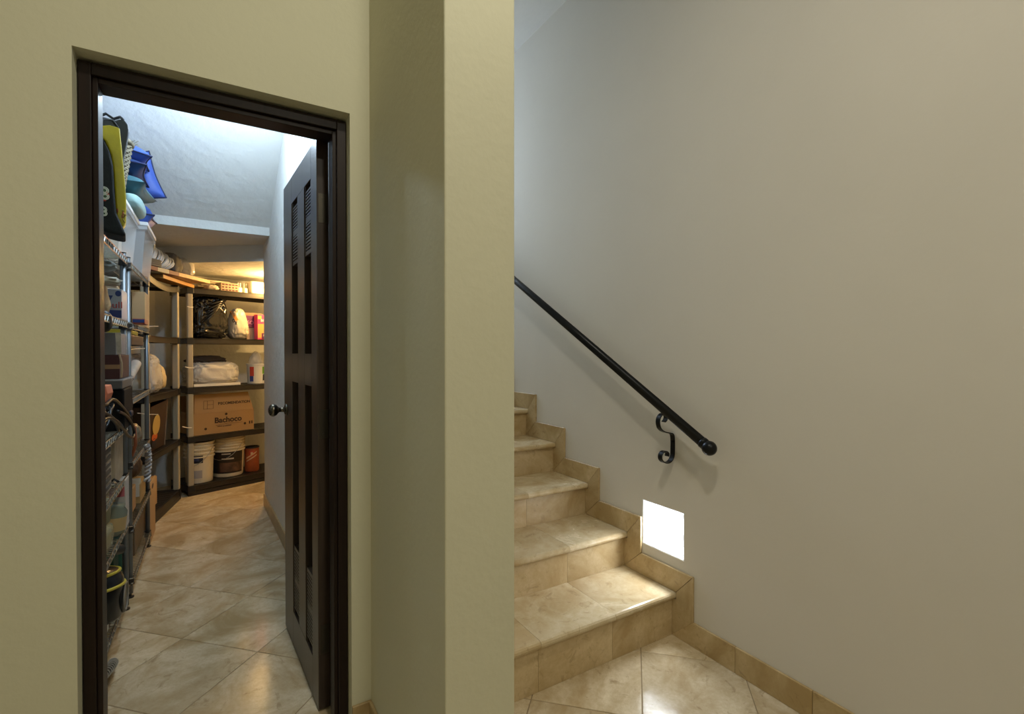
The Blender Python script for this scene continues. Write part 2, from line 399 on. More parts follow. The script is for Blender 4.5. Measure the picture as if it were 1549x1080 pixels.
# ------------------------------------------------------------------ staircase
TP, R1, RR = .2985, .195, .1715
NST = 9
def SY(i): return 1.479+TP*(i-1)
def SZ(i): return 0 if i == 0 else R1+RR*(i-1)
stairs = sroot('staircase', 'travertine staircase rising beside the plain wall', (PX1, 1.479, 0))
g = G()
for i in range(1, NST+1): g.box(PX1, XS, SY(i)+.02, SY(i+1)+.02 if i < NST else 4.30, 0, SZ(i)-.031)
obj('stair_core', g, GROUT, stairs)
def nose_prof(y0, y1, z):      # rounded nosing profile in y,z
    r = .015; pts = []
    for k in range(7):
        a = math.pi/2+math.pi*k/6; pts.append((y0+r+r*math.cos(a), z-r+r*math.sin(a)))
    return pts+[(y1, z-.03), (y1, z)]
for i in range(1, NST+1):
    y0 = SY(i)-.022; y1 = SY(i+1)+.018 if i < NST else 4.30; z = SZ(i)
    js = [PX1, 1.005, 1.368, XS] if i < 3 else [PX1, .97, 1.338, XS]
    for a, b in zip(js[:-1], js[1:]):
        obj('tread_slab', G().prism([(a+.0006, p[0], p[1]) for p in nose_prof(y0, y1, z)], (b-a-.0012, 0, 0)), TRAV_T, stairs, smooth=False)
        obj('riser_slab', G().box(a+.0006, b-.0006, SY(i), SY(i)+.018, SZ(i-1)+.0005, z-.0305), TRAV_R_SHADE, stairs)
for side, xw in ((0, XS), (1, PX1)):
    t = -.011 if side == 0 else .011
    for i in range(1, NST+1):
        yn, z, zb = SY(i), SZ(i), SZ(i-1)
        V = [(xw, yn, zb+.001), (xw, yn-.11, zb+.1), (xw, yn-.11, z+.1), (xw, yn-.022, z+.001), (xw, yn-.022, z-.031), (xw, yn, z-.031)]
        if i == 1 and side == 0: V = [(xw, yn, .001), (xw, yn-.11, .1035), (xw, yn-.11, z+.1), (xw, yn-.022, z+.001), (xw, yn-.022, z-.031), (xw, yn, z-.031)]
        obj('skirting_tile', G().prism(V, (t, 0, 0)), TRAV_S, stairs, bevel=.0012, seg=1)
        yn2 = SY(i+1)
        if i < NST:
            Hh = [(xw, yn-.021, z+.001), (xw, yn-.108, z+.1), (xw, yn2-.112, z+.1), (xw, yn2-.001, z+.001)]
            obj('skirting_tile', G().prism(Hh, (t, 0, 0)), TRAV_S, stairs, bevel=.0012, seg=1)

# ------------------------------------------------------------------ step light recessed in the stair wall
org = (XS+.05, (NY0+NY1)/2, NZ0)
sl = thing('step_light', 'square glowing step light recessed low in the stair wall', 'wall light', org)
g = G().box(XS+ND, XS+ND+.01, NY0, NY1, NZ0, NZ1)
obj('back_plate', g, P_WHITE, sl)
for nm, a in (('side_plate', (NY0, NY0+.004, NZ0, NZ1)), ('side_plate', (NY1-.004, NY1, NZ0, NZ1)), ('sill', (NY0+.004, NY1-.004, NZ0, NZ0+.004)), ('head', (NY0+.004, NY1-.004, NZ1-.004, NZ1))):
    obj(nm, G().box(XS+.002, XS+ND, *a), P_WHITE, sl)
LAMPE = mat('lamp_tube', (1, 1, 1), .4, emit=(.86, .93, 1), estr=2.5)
obj('lamp_tube', G().tube([(XS+.060, NY0+.03, NZ1-.022), (XS+.060, NY1-.03, NZ1-.022)], .012, 10), LAMPE, sl, smooth=True)
light('step_light_lamp', 'AREA', (XS+.055, (NY0+NY1)/2, NZ1-.04), 2.3, (.90, .95, 1), .18, (XS-.10, (NY0+NY1)/2, NZ0-.12), .05)

# ------------------------------------------------------------------ handrail
RX = 1.65
b0 = FX(1073, 678, RX); b1 = FX(779, 424, RX); sl_ = (b1.z-b0.z)/(b1.y-b0.y)
def rail(y): return Vector((RX, y, b0.z+sl_*(y-b0.y)))
hr = thing('handrail', 'black iron handrail with ball end on scrolled wall brackets', 'handrail', (RX, b0.y, 0))
obj('rail', G().tube([rail(b0.y+.015), rail(4.05)], .0205, 20), IRON, hr, smooth=True)
dd = (rail(2)-rail(1)).normalized()
obj('collar', G().tube([b0+dd*.024, b0+dd*.038, b0+dd*.039], [.0228, .0228, .0205], 20), IRON, hr, smooth=True)
obj('ball_end', G().ball(b0, .029, 24, 16), IRON, hr, smooth=True)
def bracket(yb):
    rz = rail(yb).z
    zt = rz-.021
    path = []
    for k in range(30):      # curl under the rail, then out round to the wall
        a = math.radians(-100+(k/29)*400); r = .013+.023*(k/29)
        path.append((RX-.002-r*.98*math.cos(a)*1.0, zt-.034+r*math.sin(a)))
    path = []
    cx, cz = RX+.004, zt-.034
    for k in range(26):
        t = k/25; a = math.radians(-130+t*400); r = .012+.022*t
        path.append((cx+r*math.cos(math.pi-a), cz+r*math.sin(math.pi-a)) if False else (cx-r*math.cos(a-math.pi)*-1*-1, cz+r*math.sin(a-math.pi)))
    # explicit control points (x toward the wall, z), measured on the photo
    P = [(1.668, .945), (1.678, .953), (1.682, .966), (1.672, .978), (1.655, .980), (1.638, .966), (1.633, .945), (1.639, .923), (1.655, .908), (1.680, .898), (1.706, .893), (1.721, .885), (1.7265, .860), (1.7265, .820), (1.724, .792), (1.712, .772), (1.692, .764), (1.668, .768), (1.650, .782), (1.648, .800), (1.660, .814), (1.680, .815), (1.692, .804), (1.690, .792)]
    off = rz-rail(1.485).z
    out = []
    for i in range(len(P)-1):
        p0 = Vector(P[max(i-1, 0)]); p1 = Vector(P[i]); p2 = Vector(P[i+1]); p3 = Vector(P[min(i+2, len(P)-1)])
        for s in (0, .25, .5, .75):
            out.append(.5*((2*p1)+(p2-p0)*s+(2*p0-5*p1+4*p2-p3)*s*s+(3*p1-p0-3*p2+p3)*s**3))
    out.append(Vector(P[-1]))
    g = G(); th = .0022; wd = .011; n = len(out); L = []
    for i, p in enumerate(out):
        t = (out[min(i+1, n-1)]-out[max(i-1, 0)]).normalized(); nn = Vector((-t.y, t.x))*th
        for s, yy in ((1, -wd), (-1, -wd), (-1, wd), (1, wd)):
            q = p+nn*s; L.append((min(q.x, XS), yb+yy, q.y+off))
    f = []
    for i in range(n-1):
        for j in range(4):
            j2 = (j+1) % 4; f.append((i*4+j, i*4+j2, (i+1)*4+j2, (i+1)*4+j))
    f += [(0, 1, 2, 3), tuple((n-1)*4+j for j in (3, 2, 1, 0))]
    g.add(L, f)
    br = obj('bracket', g, IRON, hr)
    obj('bracket_screw', G().tube([(XS, yb, .855+off), (XS-.008, yb, .855+off)], .004, 8), IRON, br)
bracket(1.485); bracket(3.45)

# ------------------------------------------------------------------ door frame and door
FY0 = 1.662
fr = sroot('trim_1', 'dark espresso wooden door frame', (.03, FY0, 0))
obj('jamb', G().box(OPX0+.002, -.276, FY0, YD2, 0, 2.004), DOORW, fr, bevel=.002)
obj('jamb', G().box(.338, OPX1-.002, FY0, YD2, 0, 2.004), DOORW, fr, bevel=.002)
obj('head', G().box(-.276, .338, FY0, YD2, 1.972, 2.004), DOORW, fr, bevel=.002)
obj('door_stop', G().box(-.276, -.264, FY0+.012, FY0+.075, 0, 1.972), DOORW, fr, bevel=.0015)
obj('door_stop', G().box(.326, .338, FY0+.012, FY0+.075, 0, 1.972), DOORW, fr, bevel=.0015)
obj('door_stop', G().box(-.264, .326, FY0+.012, FY0+.075, 1.958, 1.972), DOORW, fr, bevel=.0015)

h0 = Vector((.296, 1.787, 0)); h1 = Vector((.262, 2.429, 0)); du = (h1-h0).normalized(); dw = Vector((du.y, -du.x, 0))
TH = .040; LD = .643; ZB, ZT = .008, 1.983
door = sroot('door_1', 'open dark wooden door with slatted vents and a dark brass knob', tuple(h0))
def lbox(u0, u1, w0, w1, z0, z1):
    g = G(); base = [h0+du*u+dw*w_ for u, w_ in ((u0, w0), (u1, w0), (u1, w1), (u0, w1))]
    return g.prism([p+Vector((0, 0, z0)) for p in base], (0, 0, z1-z0))
CH = [(.09, .205), (.33, .455)]; ZR = [(.152, 1.126), (1.243, 1.87)]
obj('stile', lbox(0, .09, 0, TH, ZB, ZT), LEAFW_LIT, door, bevel=.002)
obj('stile', lbox(.205, .33, 0, TH, .152, 1.87), LEAFW_LIT, door, bevel=.002)
obj('stile', lbox(.455, LD, 0, TH, ZB, ZT), LEAFW_LIT, door, bevel=.002)
for z0, z1 in ((ZB, .152), (1.87, ZT)): obj('rail', lbox(.09, .455, 0, TH, z0, z1), LEAFW_LIT, door, bevel=.001)
for u0, u1 in CH: obj('rail', lbox(u0, u1, 0, TH, 1.126, 1.243), LEAFW_LIT, door)
slat_me = None
for u0, u1 in CH:
    for z0, z1 in ZR:
        obj('panel', lbox(u0, u1, .030, .036, z0, z1), PANELW_SHADE, door)
    for gz0, gz1 in ((1.61, 1.87), (.152, .435)):
        vf = obj('vent_frame', lbox(u0+.012, u0+.022, .004, .020, gz0, gz1), LEAFW_LIT, door)
        obj('vent_frame', lbox(u1-.012, u1-.001, .004, .020, gz0, gz1), LEAFW_LIT, door)
        zm = (gz0+gz1)/2
        obj('vent_rail', lbox(u0+.022, u1-.012, .004, .020, zm-.012, zm+.012), LEAFW_LIT, door)
        obj('vent_rail', lbox(u0+.022, u1-.012, .004, .020, gz0 if gz0 > 1 else gz1-.016, gz0+.016 if gz0 > 1 else gz1), LEAFW_LIT, door)
        for za, zb in ((gz0+.018, zm-.012), (zm+.012, gz1-.018)):
            n = 8
            for k in range(n):
                zc = za+(zb-za)*(k+.5)/n; hh = (zb-za)/n*.27
                a = lbox(u0+.022, u1-.012, .004, .012, zc-hh, zc+hh)
                obj('slat', a, LEAFW_LIT, door)
# knob
kc = h0+du*.585+Vector((0, 0, .995))
for s in (-1, 1):
    nrm = -dw if s < 0 else dw; base = kc if s < 0 else kc+dw*TH
    prof = [(0, .026), (.004, .026), (.009, .020), (.012, .011), (.030, .010), (.036, .015), (.042, .023), (.052, .028), (.062, .027), (.070, .020), (.074, .009), (.0745, .0)]
    g = G(); g.lathe([(r, t) for t, r in prof], 24)
    q = Vector((0, 0, 1)).rotation_difference(nrm).to_matrix().to_4x4(); q.translation = base
    g.xf(q); obj('knob', g, BRASSD, door, smooth=True)
for z in (1.745, 1.0, .25):
    hg = obj('hinge', lbox(-.0012, .0002, .006, .036, z-.05, z+.05), STEELD, door)
    p = h0+du*(-.005)+dw*(TH+.003)
    obj('hinge_pin', G().tube([p+Vector((0, 0, z-.052)), p+Vector((0, 0, z+.052))], .0045, 10), STEELD, hg, smooth=True)
    for dz in (-.035, .035): obj('hinge_screw', G().tube([h0+du*(-.0012)+dw*.02+Vector((0, 0, z+dz)), h0+du*(-.0024)+dw*.02+Vector((0, 0, z+dz))], .004, 8), STEELD, hg)

# ------------------------------------------------------------------ lamps that belong to the rooms
def ceil_lamp(p, label, estr, cat='ceiling light'):
    t = thing('ceiling_lamp', label, cat, (p[0], p[1], ZC-.06))
    obj('rim', G().lathe([(.12, ZC-.05), (.135, ZC-.05), (.14, ZC-.02), (.14, ZC), (.0, ZC)], 28, (p[0], p[1], 0)), WHITEP, t, smooth=True)
    obj('diffuser', G().lathe([(0, ZC-.060), (.08, ZC-.058), (.118, ZC-.050), (.118, ZC-.03)], 28, (p[0], p[1], 0)), mat('diffuser_warm', (1, .95, .85), .5, emit=(1, .86, .62), estr=6), t, smooth=True)
ceil_lamp(HALL_LAMP, 'round ceiling lamp in the hall above the closet door', 6)
ceil_lamp(HALL_LAMP2, 'round ceiling lamp in the hall far from the closet door', 6)
def bulb(name, label, top, zb, col, power, soft, emat, r=.03):
    t = thing(name, label, 'lamp', (top[0], top[1], zb))
    obj('cord', G().tube([top, (top[0], top[1], zb+.12)], .004, 8), BLACKP, t)
    obj('socket', G().lathe([(.0, zb+.13), (.016, zb+.13), (.02, zb+.12), (.02, zb+.07), (.0, zb+.07)], 16, (top[0], top[1], 0)), BLACKP, t, smooth=True)
    obj('bulb', G().ball((top[0], top[1], zb+.035), (r, r, r*1.25), 20, 14), emat, t, smooth=True)
    l = light(name+'_light', 'POINT', (top[0], top[1], zb+.035), power, col, soft)
    return t
CBULB = mat('bulb_cool', (1, 1, 1), .3, emit=(.80, .90, 1), estr=30)
WBULB = mat('bulb_warm', (1, 1, 1), .3, emit=(1, .70, .32), estr=30)
LC = (.035, 2.88)
bulb('pendant_bulb', 'bare cool white bulb hanging under the raking closet ceiling', (LC[0], LC[1], ZC-SL*(LC[1]-YF)+.03), 2.46, (.66, .83, 1), 50, .036, CBULB, .022)
bulb('nook_bulb', 'bare warm bulb hanging over the corner shelves', (.50, 5.17, 1.99), 1.845, (1, .58, .19), 52, .045, WBULB, .026)

# ================================================================== CLOSET SHELVING
# ------------------------------------------------------------------ chrome wire racks along the left wall
RXF, RXB = -.37, -.80
def rack(y0, y1, zs, label, H):
    t = thing('wire_rack', label, 'shelf rack', ((RXF+RXB)/2, (y0+y1)/2, 0), 'chrome wire racks along the closet wall')
    px = (RXF-.014, RXB+.014); py = (y0+.014, y1-.014)
    for x in px:
        for y in py:
            p = obj('post', G().tube([(x, y, .02), (x, y, H)], .0125, 14), POSTM, t, smooth=True)
            obj('post_cap', G().tube([(x, y, H), (x, y, H+.004)], .0135, 12), BLACKP, p)
            obj('foot', G().lathe([(.0, 0), (.017, 0), (.017, .006), (.007, .008), (.007, .022)], 12, (x, y, 0)), BLACKP, p)
            for z in zs: obj('sleeve', G().lathe([(.0130, z-.036), (.019, z-.034), (.0165, z+.004), (.0130, z+.005)], 12, (x, y, 0)), BLACKP, p)
    for z in zs:
        g = G(); r = .0032; zl = z-.026
        for x in (RXF, RXB):
            g.tube([(x, y0, z), (x, y1, z)], r, 6).tube([(x, y0, zl), (x, y1, zl)], r, 6)
            n = int((y1-y0)/.026); pts = []
            for k in range(n+1): pts.append((x, y0+(y1-y0)*k/n, z if k % 2 else zl))
            g.tube(pts, .0024, 5)
        for y in (y0, y1):
            g.tube([(RXF, y, z), (RXB, y, z)], r, 6).tube([(RXF, y, zl), (RXB, y, zl)], r, 6)
            n = int((RXF-RXB)/.026); g.tube([(RXF+(RXB-RXF)*k/n, y, z if k % 2 else zl) for k in range(n+1)], .0024, 5)
        n = int((y1-y0)/.025)
        for k in range(1, n):
            y = y0+(y1-y0)*k/n; g.tube([(RXF, y, z-.004), (RXB, y, z-.004)], .0018, 5)
        for k in (1, 2, 3):
            x = RXF+(RXB-RXF)*k/4; g.tube([(x, y0, z-.009), (x, y1, z-.009)], .0028, 5)
        obj('wire_shelf', g, CHROME, t)
    return t
R1Y, R2Y = (2.06, 3.005), (3.115, 3.90)
R1Z = [.11, .43, .66, .90, 1.395, 1.70]; R2Z = [.10, .365, .69, 1.01, 1.395, 1.70]
rack(*R1Y, R1Z, 'chrome wire rack next to the doorway holding the vacuum cleaner', 1.725)
rack(*R2Y, R2Z, 'chrome wire rack between the doorway rack and the resin shelves', 1.725)

# ------------------------------------------------------------------ black resin shelf units with beige posts
def unit(O, e, L, D, zs, label, sag=0):
    O = Vector((*O, 0)); e = Vector((*e, 0)).normalized(); n = Vector((-e.y, e.x, 0)); bh = .046
    c = O+e*L/2+n*D/2
    t = thing('resin_shelf_unit', label, 'shelf unit', (c.x, c.y, 0), 'black resin shelf units in the closet corner')
    def P(s, d, z): return O+e*s+n*d+Vector((0, 0, z))
    top = zs[-1]
    for z in zs:
        g = G(); N = 12
        sg = sag if z == top else sag*.12
        def dz(k): return -sg*4*(k/N)*(1-k/N)
        for k in range(N):
            a, b = L*k/N, L*(k+1)/N
            for d0, d1, zz0, zz1 in ((0, .012, -bh, 0), (D-.012, D, -bh, 0), (0, D, -.010, -.002)):
                A = [P(a, d0, z+zz0+dz(k)), P(b, d0, z+zz0+dz(k+1)), P(b, d1, z+zz0+dz(k+1)), P(a, d1, z+zz0+dz(k))]
                h = zz1-zz0; i0 = len(g.v); g.prism(A, (0, 0, h))
        for s0 in (0, L-.012):
            g.prism([P(s0, 0, z-bh), P(s0+.012, 0, z-bh), P(s0+.012, D, z-bh), P(s0, D, z-bh)], (0, 0, bh))
        nr = int(L/.03)
        for k in range(nr):      # raised ribs of the slotted deck
            s = L*(k+.25)/nr; w_ = L/nr*.5; q = -sg*4*(s/L)*(1-s/L)
            g.prism([P(s, .012, z-.002+q), P(s+w_, .012, z-.002+q), P(s+w_, D-.012, z-.002+q), P(s, D-.012, z-.002+q)], (0, 0, .002))
        sh = obj('shelf', g, SHELFP, t)
        for s0 in (-.003, L-.052):
            obj('corner_bracket', G().prism([P(s0, -.003, z-bh-.004), P(s0+.055, -.003, z-bh-.004), P(s0+.055, .05, z-bh-.004), P(s0, .05, z-bh-.004)], (0, 0, bh+.005)), BLACKP, sh, bevel=.003)
    for i, (za, zb) in enumerate(zip(zs[:-1], zs[1:])):
        for s0 in (.002, L-.047):
            for d0 in (.002, D-.047):
                obj('post', G().prism([P(s0, d0, za+.001), P(s0+.045, d0, za+.001), P(s0+.045, d0+.045, za+.001), P(s0, d0+.045, za+.001)], (0, 0, zb-za-bh-.005)), RESINPOST, t, bevel=.009, seg=3)
    g = G()
    g.prism([P(.0, .0, 0), P(L, .0, 0), P(L, .012, 0), P(0, .012, 0)], (0, 0, zs[0]-bh-.005))
    g.prism([P(.0, D-.012, 0), P(L, D-.012, 0), P(L, D, 0), P(0, D, 0)], (0, 0, zs[0]-bh-.005))
    obj('base_skirt', g, SHELFP, t)
    return P
UZ = [.085, .510, .938, 1.368, 1.805]
U1 = unit((-.412, 4.26), (.189, .982), .77, .38, UZ, 'black resin shelf unit with beige posts beside the wire racks', .035)
U2 = unit((-.215, 5.045), (.93, .369), .92, .40, UZ, 'black resin shelf unit across the back corner holding pails and cartons', .0)
E1, E2 = Vector((.189, .982, 0)).normalized(), Vector((.93, .369, 0)).normalized()
A1, A2 = math.atan2(E1.y, E1.x), math.atan2(E2.y, E2.x)
# white ties that bind the posts together
TIE = mat('tie_white', (.80, .76, .68), .5)
for a, b, lab in (((283, 463.5), (292, 464.5), 'white tie around beige posts just under the top shelves'), ((280, 555), (294, 556.5), 'white tie around beige posts below the plastic wrapped bundle shelf'), ((276, 645.5), (290, 647), 'white tie around beige posts beside the printed carton')):
    A = FY(a[0], a[1], 4.95); B = FY(b[0], b[1], 4.985)
    one('cable_tie', G().tube([A, (A+B)/2+Vector((0, 0, -.004)), B], .0032, 6), TIE, lab, 'tie')
for a, b, lab in (((164, 529), (219, 527), 'white tie stretched between wire rack posts below the shoebox shelf'), ((208, 625), (239, 627), 'white tie between wire rack and beige post'), ((217, 492.5), (239, 493.5), 'thin clear tie between rack post and beige post above the jug')):
    A = FY(a[0], a[1], 2.96 if a[0] < 200 else 3.86); B = FY(b[0], b[1], 3.86 if a[0] < 200 else 4.235)
    one('cable_tie', G().tube([A, (A+B)/2+Vector((0, 0, -.003)), B], .0025, 6), TIE, lab, 'tie')

# ================================================================== THINGS ON THE BACK CORNER UNIT
def lb(P, s0, s1, d0, d1, z0, z1): return G().prism([P(s0, d0, z0), P(s1, d0, z0), P(s1, d1, z0), P(s0, d1, z0)], (0, 0, z1-z0))
n2 = Vector((-E2.y, E2.x, 0)); UPV = Vector((0, 0, 1))
# bottom shelf: pails and can
def pail(P, s, d, z, r, h, label, rings, lab_fn):
    c = P(s, d, z); t = thing('pail', label, 'bucket', tuple(c), 'paint pails on the lowest corner shelf')
    prof = [(0, .004), (r*.86, .0), (r*.88, .006), (r*.95, h*.62)]
    for k in range(rings):
        z0 = h*.62+(h*.36)*k/rings; dz = h*.36/rings
        prof += [(r*.95, z0+dz*.1), (r*1.03, z0+dz*.15), (r*1.03, z0+dz*.42), (r*.95, z0+dz*.5)]
    prof += [(r*.97, h*.985)]
    obj('body', G().lathe(prof, 40, c), PAILP, t, smooth=False)
    l = obj('lid', G().lathe([(0, h*1.0), (r*.9, h*1.0), (r*.93, h*1.015), (r*1.02, h*1.015), (r*1.02, h*.975), (r*.98, h*.97)], 40, c), PAILP, t)
    a0 = math.pi*1.25; hp = []
    for k in range(13):
        a = math.pi*k/12; q = Vector((math.cos(a0)*math.cos(a), math.sin(a0)*math.cos(a), 0))
        hp.append(c+Vector((RT.x*-1*math.cos(a)*r*1.03, RT.y*-1*math.cos(a)*r*1.03, h*.86-math.sin(a)*h*.42))-Vector((FW.x, FW.y, 0))*(math.sin(a)*r*.35+.93*r*math.sin(a)*.75))
    obj('handle', G().tube(hp, .0022, 6), mat('handle_wire', (.45, .42, .36), .35, .8), t, smooth=True)
    lab_fn(t, c)
    return t
def wrap(c, r0, r1, z0, z1, a0, a1, n=14):
    """curved sticker on a tapered round body; angles about the direction to the camera"""
    g = G(); base = math.atan2(-c.y, -c.x)
    for k in range(n+1):
        a = base+a0+(a1-a0)*k/n
        g.v.append(c+Vector((r0*math.cos(a), r0*math.sin(a), z0))); g.v.append(c+Vector((r1*math.cos(a), r1*math.sin(a), z1)))
    for k in range(n): g.f.append([2*k, 2*k+2, 2*k+3, 2*k+1])
    return g
LNAVY = mat('label_navy', (.012, .014, .028), .4); LBLACK = mat('label_black', (.012, .009, .008), .35); LBLUE = mat('label_blue', (.03, .045, .13), .4)
LGREY = mat('label_grey', (.40, .36, .34), .5); LBROWN = mat('label_brown', (.16, .075, .045), .4, var=.5, vs=18, col2=(.04, .02, .015)); LSILV = mat('label_silver', (.55, .50, .42), .4)
def lab1(t, c):
    k = .118/.14
    obj('label', wrap(c, .1345*k, .1355*k, .180, .245, -.9, .25), LNAVY, t, smooth=True); obj('label_print', wrap(c, .1355*k, .1365*k, .200, .225, -.45, -.02), LBLUE, t, smooth=True)
    obj('label', wrap(c, .1275*k, .131*k, .045, .115, -.50, .20), LGREY, t, smooth=True)
def lab2(t, c):
    k = .140/.146
    obj('label', wrap(c, .1325*k, .1412*k, .035, .235, -1.35, 1.05, 24), LBLACK, t, smooth=True)
    obj('label_print', wrap(c, .1342*k, .1384*k, .05, .135, -.55, 1.02, 18), LBROWN, t, smooth=True)
    obj('label_print', wrap(c, .1400*k, .1406*k, .165, .178, -.40, .35), LSILV, t, smooth=True)
    obj('label_print', wrap(c, .1420*k, .1424*k, .212, .222, -.4, .15), LSILV, t, smooth=True)
pail(U2, .138, .142, .087, .118, .355, 'pale pail with navy and grey stickers at the end of the lowest corner shelf', 4, lab1)
pail(U2, .402, .190, .087, .140, .375, 'larger pale pail with a black and brown wrap label', 5, lab2)
c = U2(.612, .17, .087)
t = thing('paint_can', 'orange red can with a dark rim beside the black labelled pail', 'can', tuple(c))
CANR = mat('can_orange', (.40, .085, .025), .4, var=.35, vs=9)
obj('body', G().lathe([(0, .0), (.062, 0), (.064, .004), (.064, .226), (.061, .228)], 32, c), CANR, t, smooth=False)
obj('rim', G().lathe([(.055, .214), (.066, .226), (.068, .234), (.060, .238), (.052, .232), (.0, .228)], 32, c), BLACKP, t, smooth=True)
lr = obj('label_emblem', wrap(c, .0645, .0645, .150, .205, -.40, .35), mat('can_red', (.45, .06, .03), .4), t, smooth=True)
obj('label_dot', wrap(c, .0650, .0650, .165, .190, -.16, .14, 8), mat('can_cream', (.62, .45, .27), .4), lr, smooth=True)
for q in range(2):
    g = G(); base = math.atan2(-c.y, -c.x)
    for k in range(11):
        a = base-.8+1.5*k/10; z = .095+.06*k/10+q*.03
        for dz in (0, .012): g.v.append(c+Vector((.0648*math.cos(a), .0648*math.sin(a), z+dz)))
    for k in range(10): g.f.append([2*k, 2*k+2, 2*k+3, 2*k+1])
    obj('label_stripe', g, MATS['can_cream'], t)

# fourth shelf: printed carton
s0, s1, z0 = .060, .575, .512
t = thing('printed_carton', 'open brown carton printed Bachoco in dark ink on the corner shelf', 'carton', tuple(U2(.32, .2, z0)))
zc = z0+.192; zt = zc+.165; ti = .004
obj('front_panel', lb(U2, s0, s1, .045, .05, z0, zc), CARD, t)
obj('back_panel', lb(U2, s0, s1, .345, .35, z0, zc+.14), CARD, t)
obj('side_panel', lb(U2, s0, s0+.005, .05, .345, z0, zc), CARD, t); obj('side_panel', lb(U2, s1-.005, s1, .05, .345, z0, zc), CARD, t)
obj('bottom_panel', lb(U2, s0+.005, s1-.005, .05, .345, z0, z0+.005), CARD, t)
f1 = [U2(s0+.004, .046, zc+.001), U2(s1-.004, .046, zc+.001), U2(s1-.036, .085, zt), U2(s0+.022, .085, zt)]
fl = obj('top_flap', G().prism(f1, n2*.005), CARD, t)
fu = (f1[3]-f1[0]).normalized(); fn = E2.cross(fu)
front = U2(.335, .0438, z0+.105)
text('print_name', 'Bachoco', .068, INK, t, U2(.345, .0438, z0+.115), E2, UPV, bold=.0022)
obj('print_line', G().tube([U2(.24, .0436, z0+.072), U2(.34, .0436, z0+.082), U2(.47, .0436, z0+.080)], .0013, 5), INK, t)
text('print_tagline', 'sabor y calidad', .02, INK, t, U2(.31, .0438, z0+.062), E2, UPV)
for s, z in ((.327, .168), (.155, .050), (.492, .063)):
    cc = U2(s, .0445, z0+z); g = G(); g.lathe([(0, 0), (.011, 0), (.011, .0008), (0, .0008)], 18)
    q = Vector((0, 0, 1)).rotation_difference(-n2).to_matrix().to_4x4(); q.translation = cc; g.xf(q); obj('handle_hole', g, INK, t)
for s in (.535, .556): obj('print_mark', lb(U2, s-.006, s+.006, .0442, .0446, z0+.055, z0+.082), INK, t)
def onflap(s, v): return f1[0]+E2*s+fu*v-n2*.0006+Vector((0, 0, 0))
text('print_flap', 'RECOMENDATION', .033, INK, fl, onflap(.335, .075), E2, fu, bold=.0012)
for a, b in (((.075, .035), (.155, .035)), ((.155, .035), (.155, .108)), ((.155, .108), (.075, .108)), ((.075, .108), (.075, .035)), ((.105, .035), (.105, .108)), ((.105, .072), (.155, .072))):
    obj('print_box', G().tube([onflap(*a), onflap(*b)], .0011, 4), INK, fl)

# third shelf: wrapped bundle on a tray, dark cloth, detergent bucket with bag
t = thing('wrapped_bundle', 'clear plastic wrapped white bundle on a shallow tray on the corner shelf', 'bundle', tuple(U2(.26, .2, .942)))
g = blob(U2(.255, .18, .958), (.36, .24, .185), 3.1, .10, 2.6, .5); g.rot(A2, U2(.255, .18, .958))
obj('contents', g, mat('linen', (.66, .62, .55), .8, bump=.3, bs=14), t, smooth=True)
g = blob(U2(.255, .18, .957), (.39, .265, .20), 8.4, .22, 5.5, .48, 70, 40, ridged=True); g.rot(A2, U2(.255, .18, .957)); obj('plastic_wrap', g, CLEARF, t, smooth=True)
g = lb(U2, .07, .45, .05, .30, .942, .948); [g.add(x.v, x.f) for x in (lb(U2, .07, .45, .045, .05, .942, .966), lb(U2, .07, .45, .30, .305, .942, .966), lb(U2, .065, .07, .045, .305, .942, .966), lb(U2, .45, .455, .045, .305, .942, .966))]
obj('tray', g, WHITEP, t)
g = G().tube([U2(.452, .10, .955), U2(.455, .10, 1.075), U2(.43, .10, 1.085)], .004, 6); obj('tray_frame', g, WHITEP, t)
g = blob(U2(.22, .20, 1.142), (.36, .22, .075), 5.5, .35, 2.2, .8, taper=.3); g.rot(A2, U2(.22, .20, 1.142))
one('folded_cloth', g, mat('dark_cloth', (.035, .025, .018), .9, bump=.3, bs=20), 'dark rumpled cloth lying on the plastic wrapped bundle', 'cloth', smooth=True)
c = U2(.665, .17, .94)
t = thing('detergent_bucket', 'white tub with red blue and green labels and a bag in it', 'bucket', tuple(c))
obj('body', G().lathe([(0, 0), (.082, 0), (.084, .004), (.090, .18), (.094, .182), (.094, .195), (.086, .197), (.084, .19), (.08, .012), (0, .012)], 36, c), WHITEP, t)
obj('label', wrap(c, .0865, .0898, .075, .165, -.78, -.30, 8), mat('label_red', (.55, .06, .04), .4), t, smooth=True)
obj('label', wrap(c, .0858, .0866, .022, .075, -.80, -.36, 8), mat('label_blue2', (.03, .06, .30), .4), t, smooth=True)
obj('label', wrap(c, .0880, .0898, .095, .165, .55, 1.3, 8), mat('label_green', (.16, .40, .03), .4), t, smooth=True)
obj('label', wrap(c, .0858, .0875, .03, .09, .62, 1.2, 8), LNAVY, t, smooth=True)
g = blob(c+Vector((-.01, 0, .16)), (.16, .15, .155), 2.2, .22, 2.4, .9, taper=.55); obj('plastic_bag', g, CLEARF, t, smooth=True)

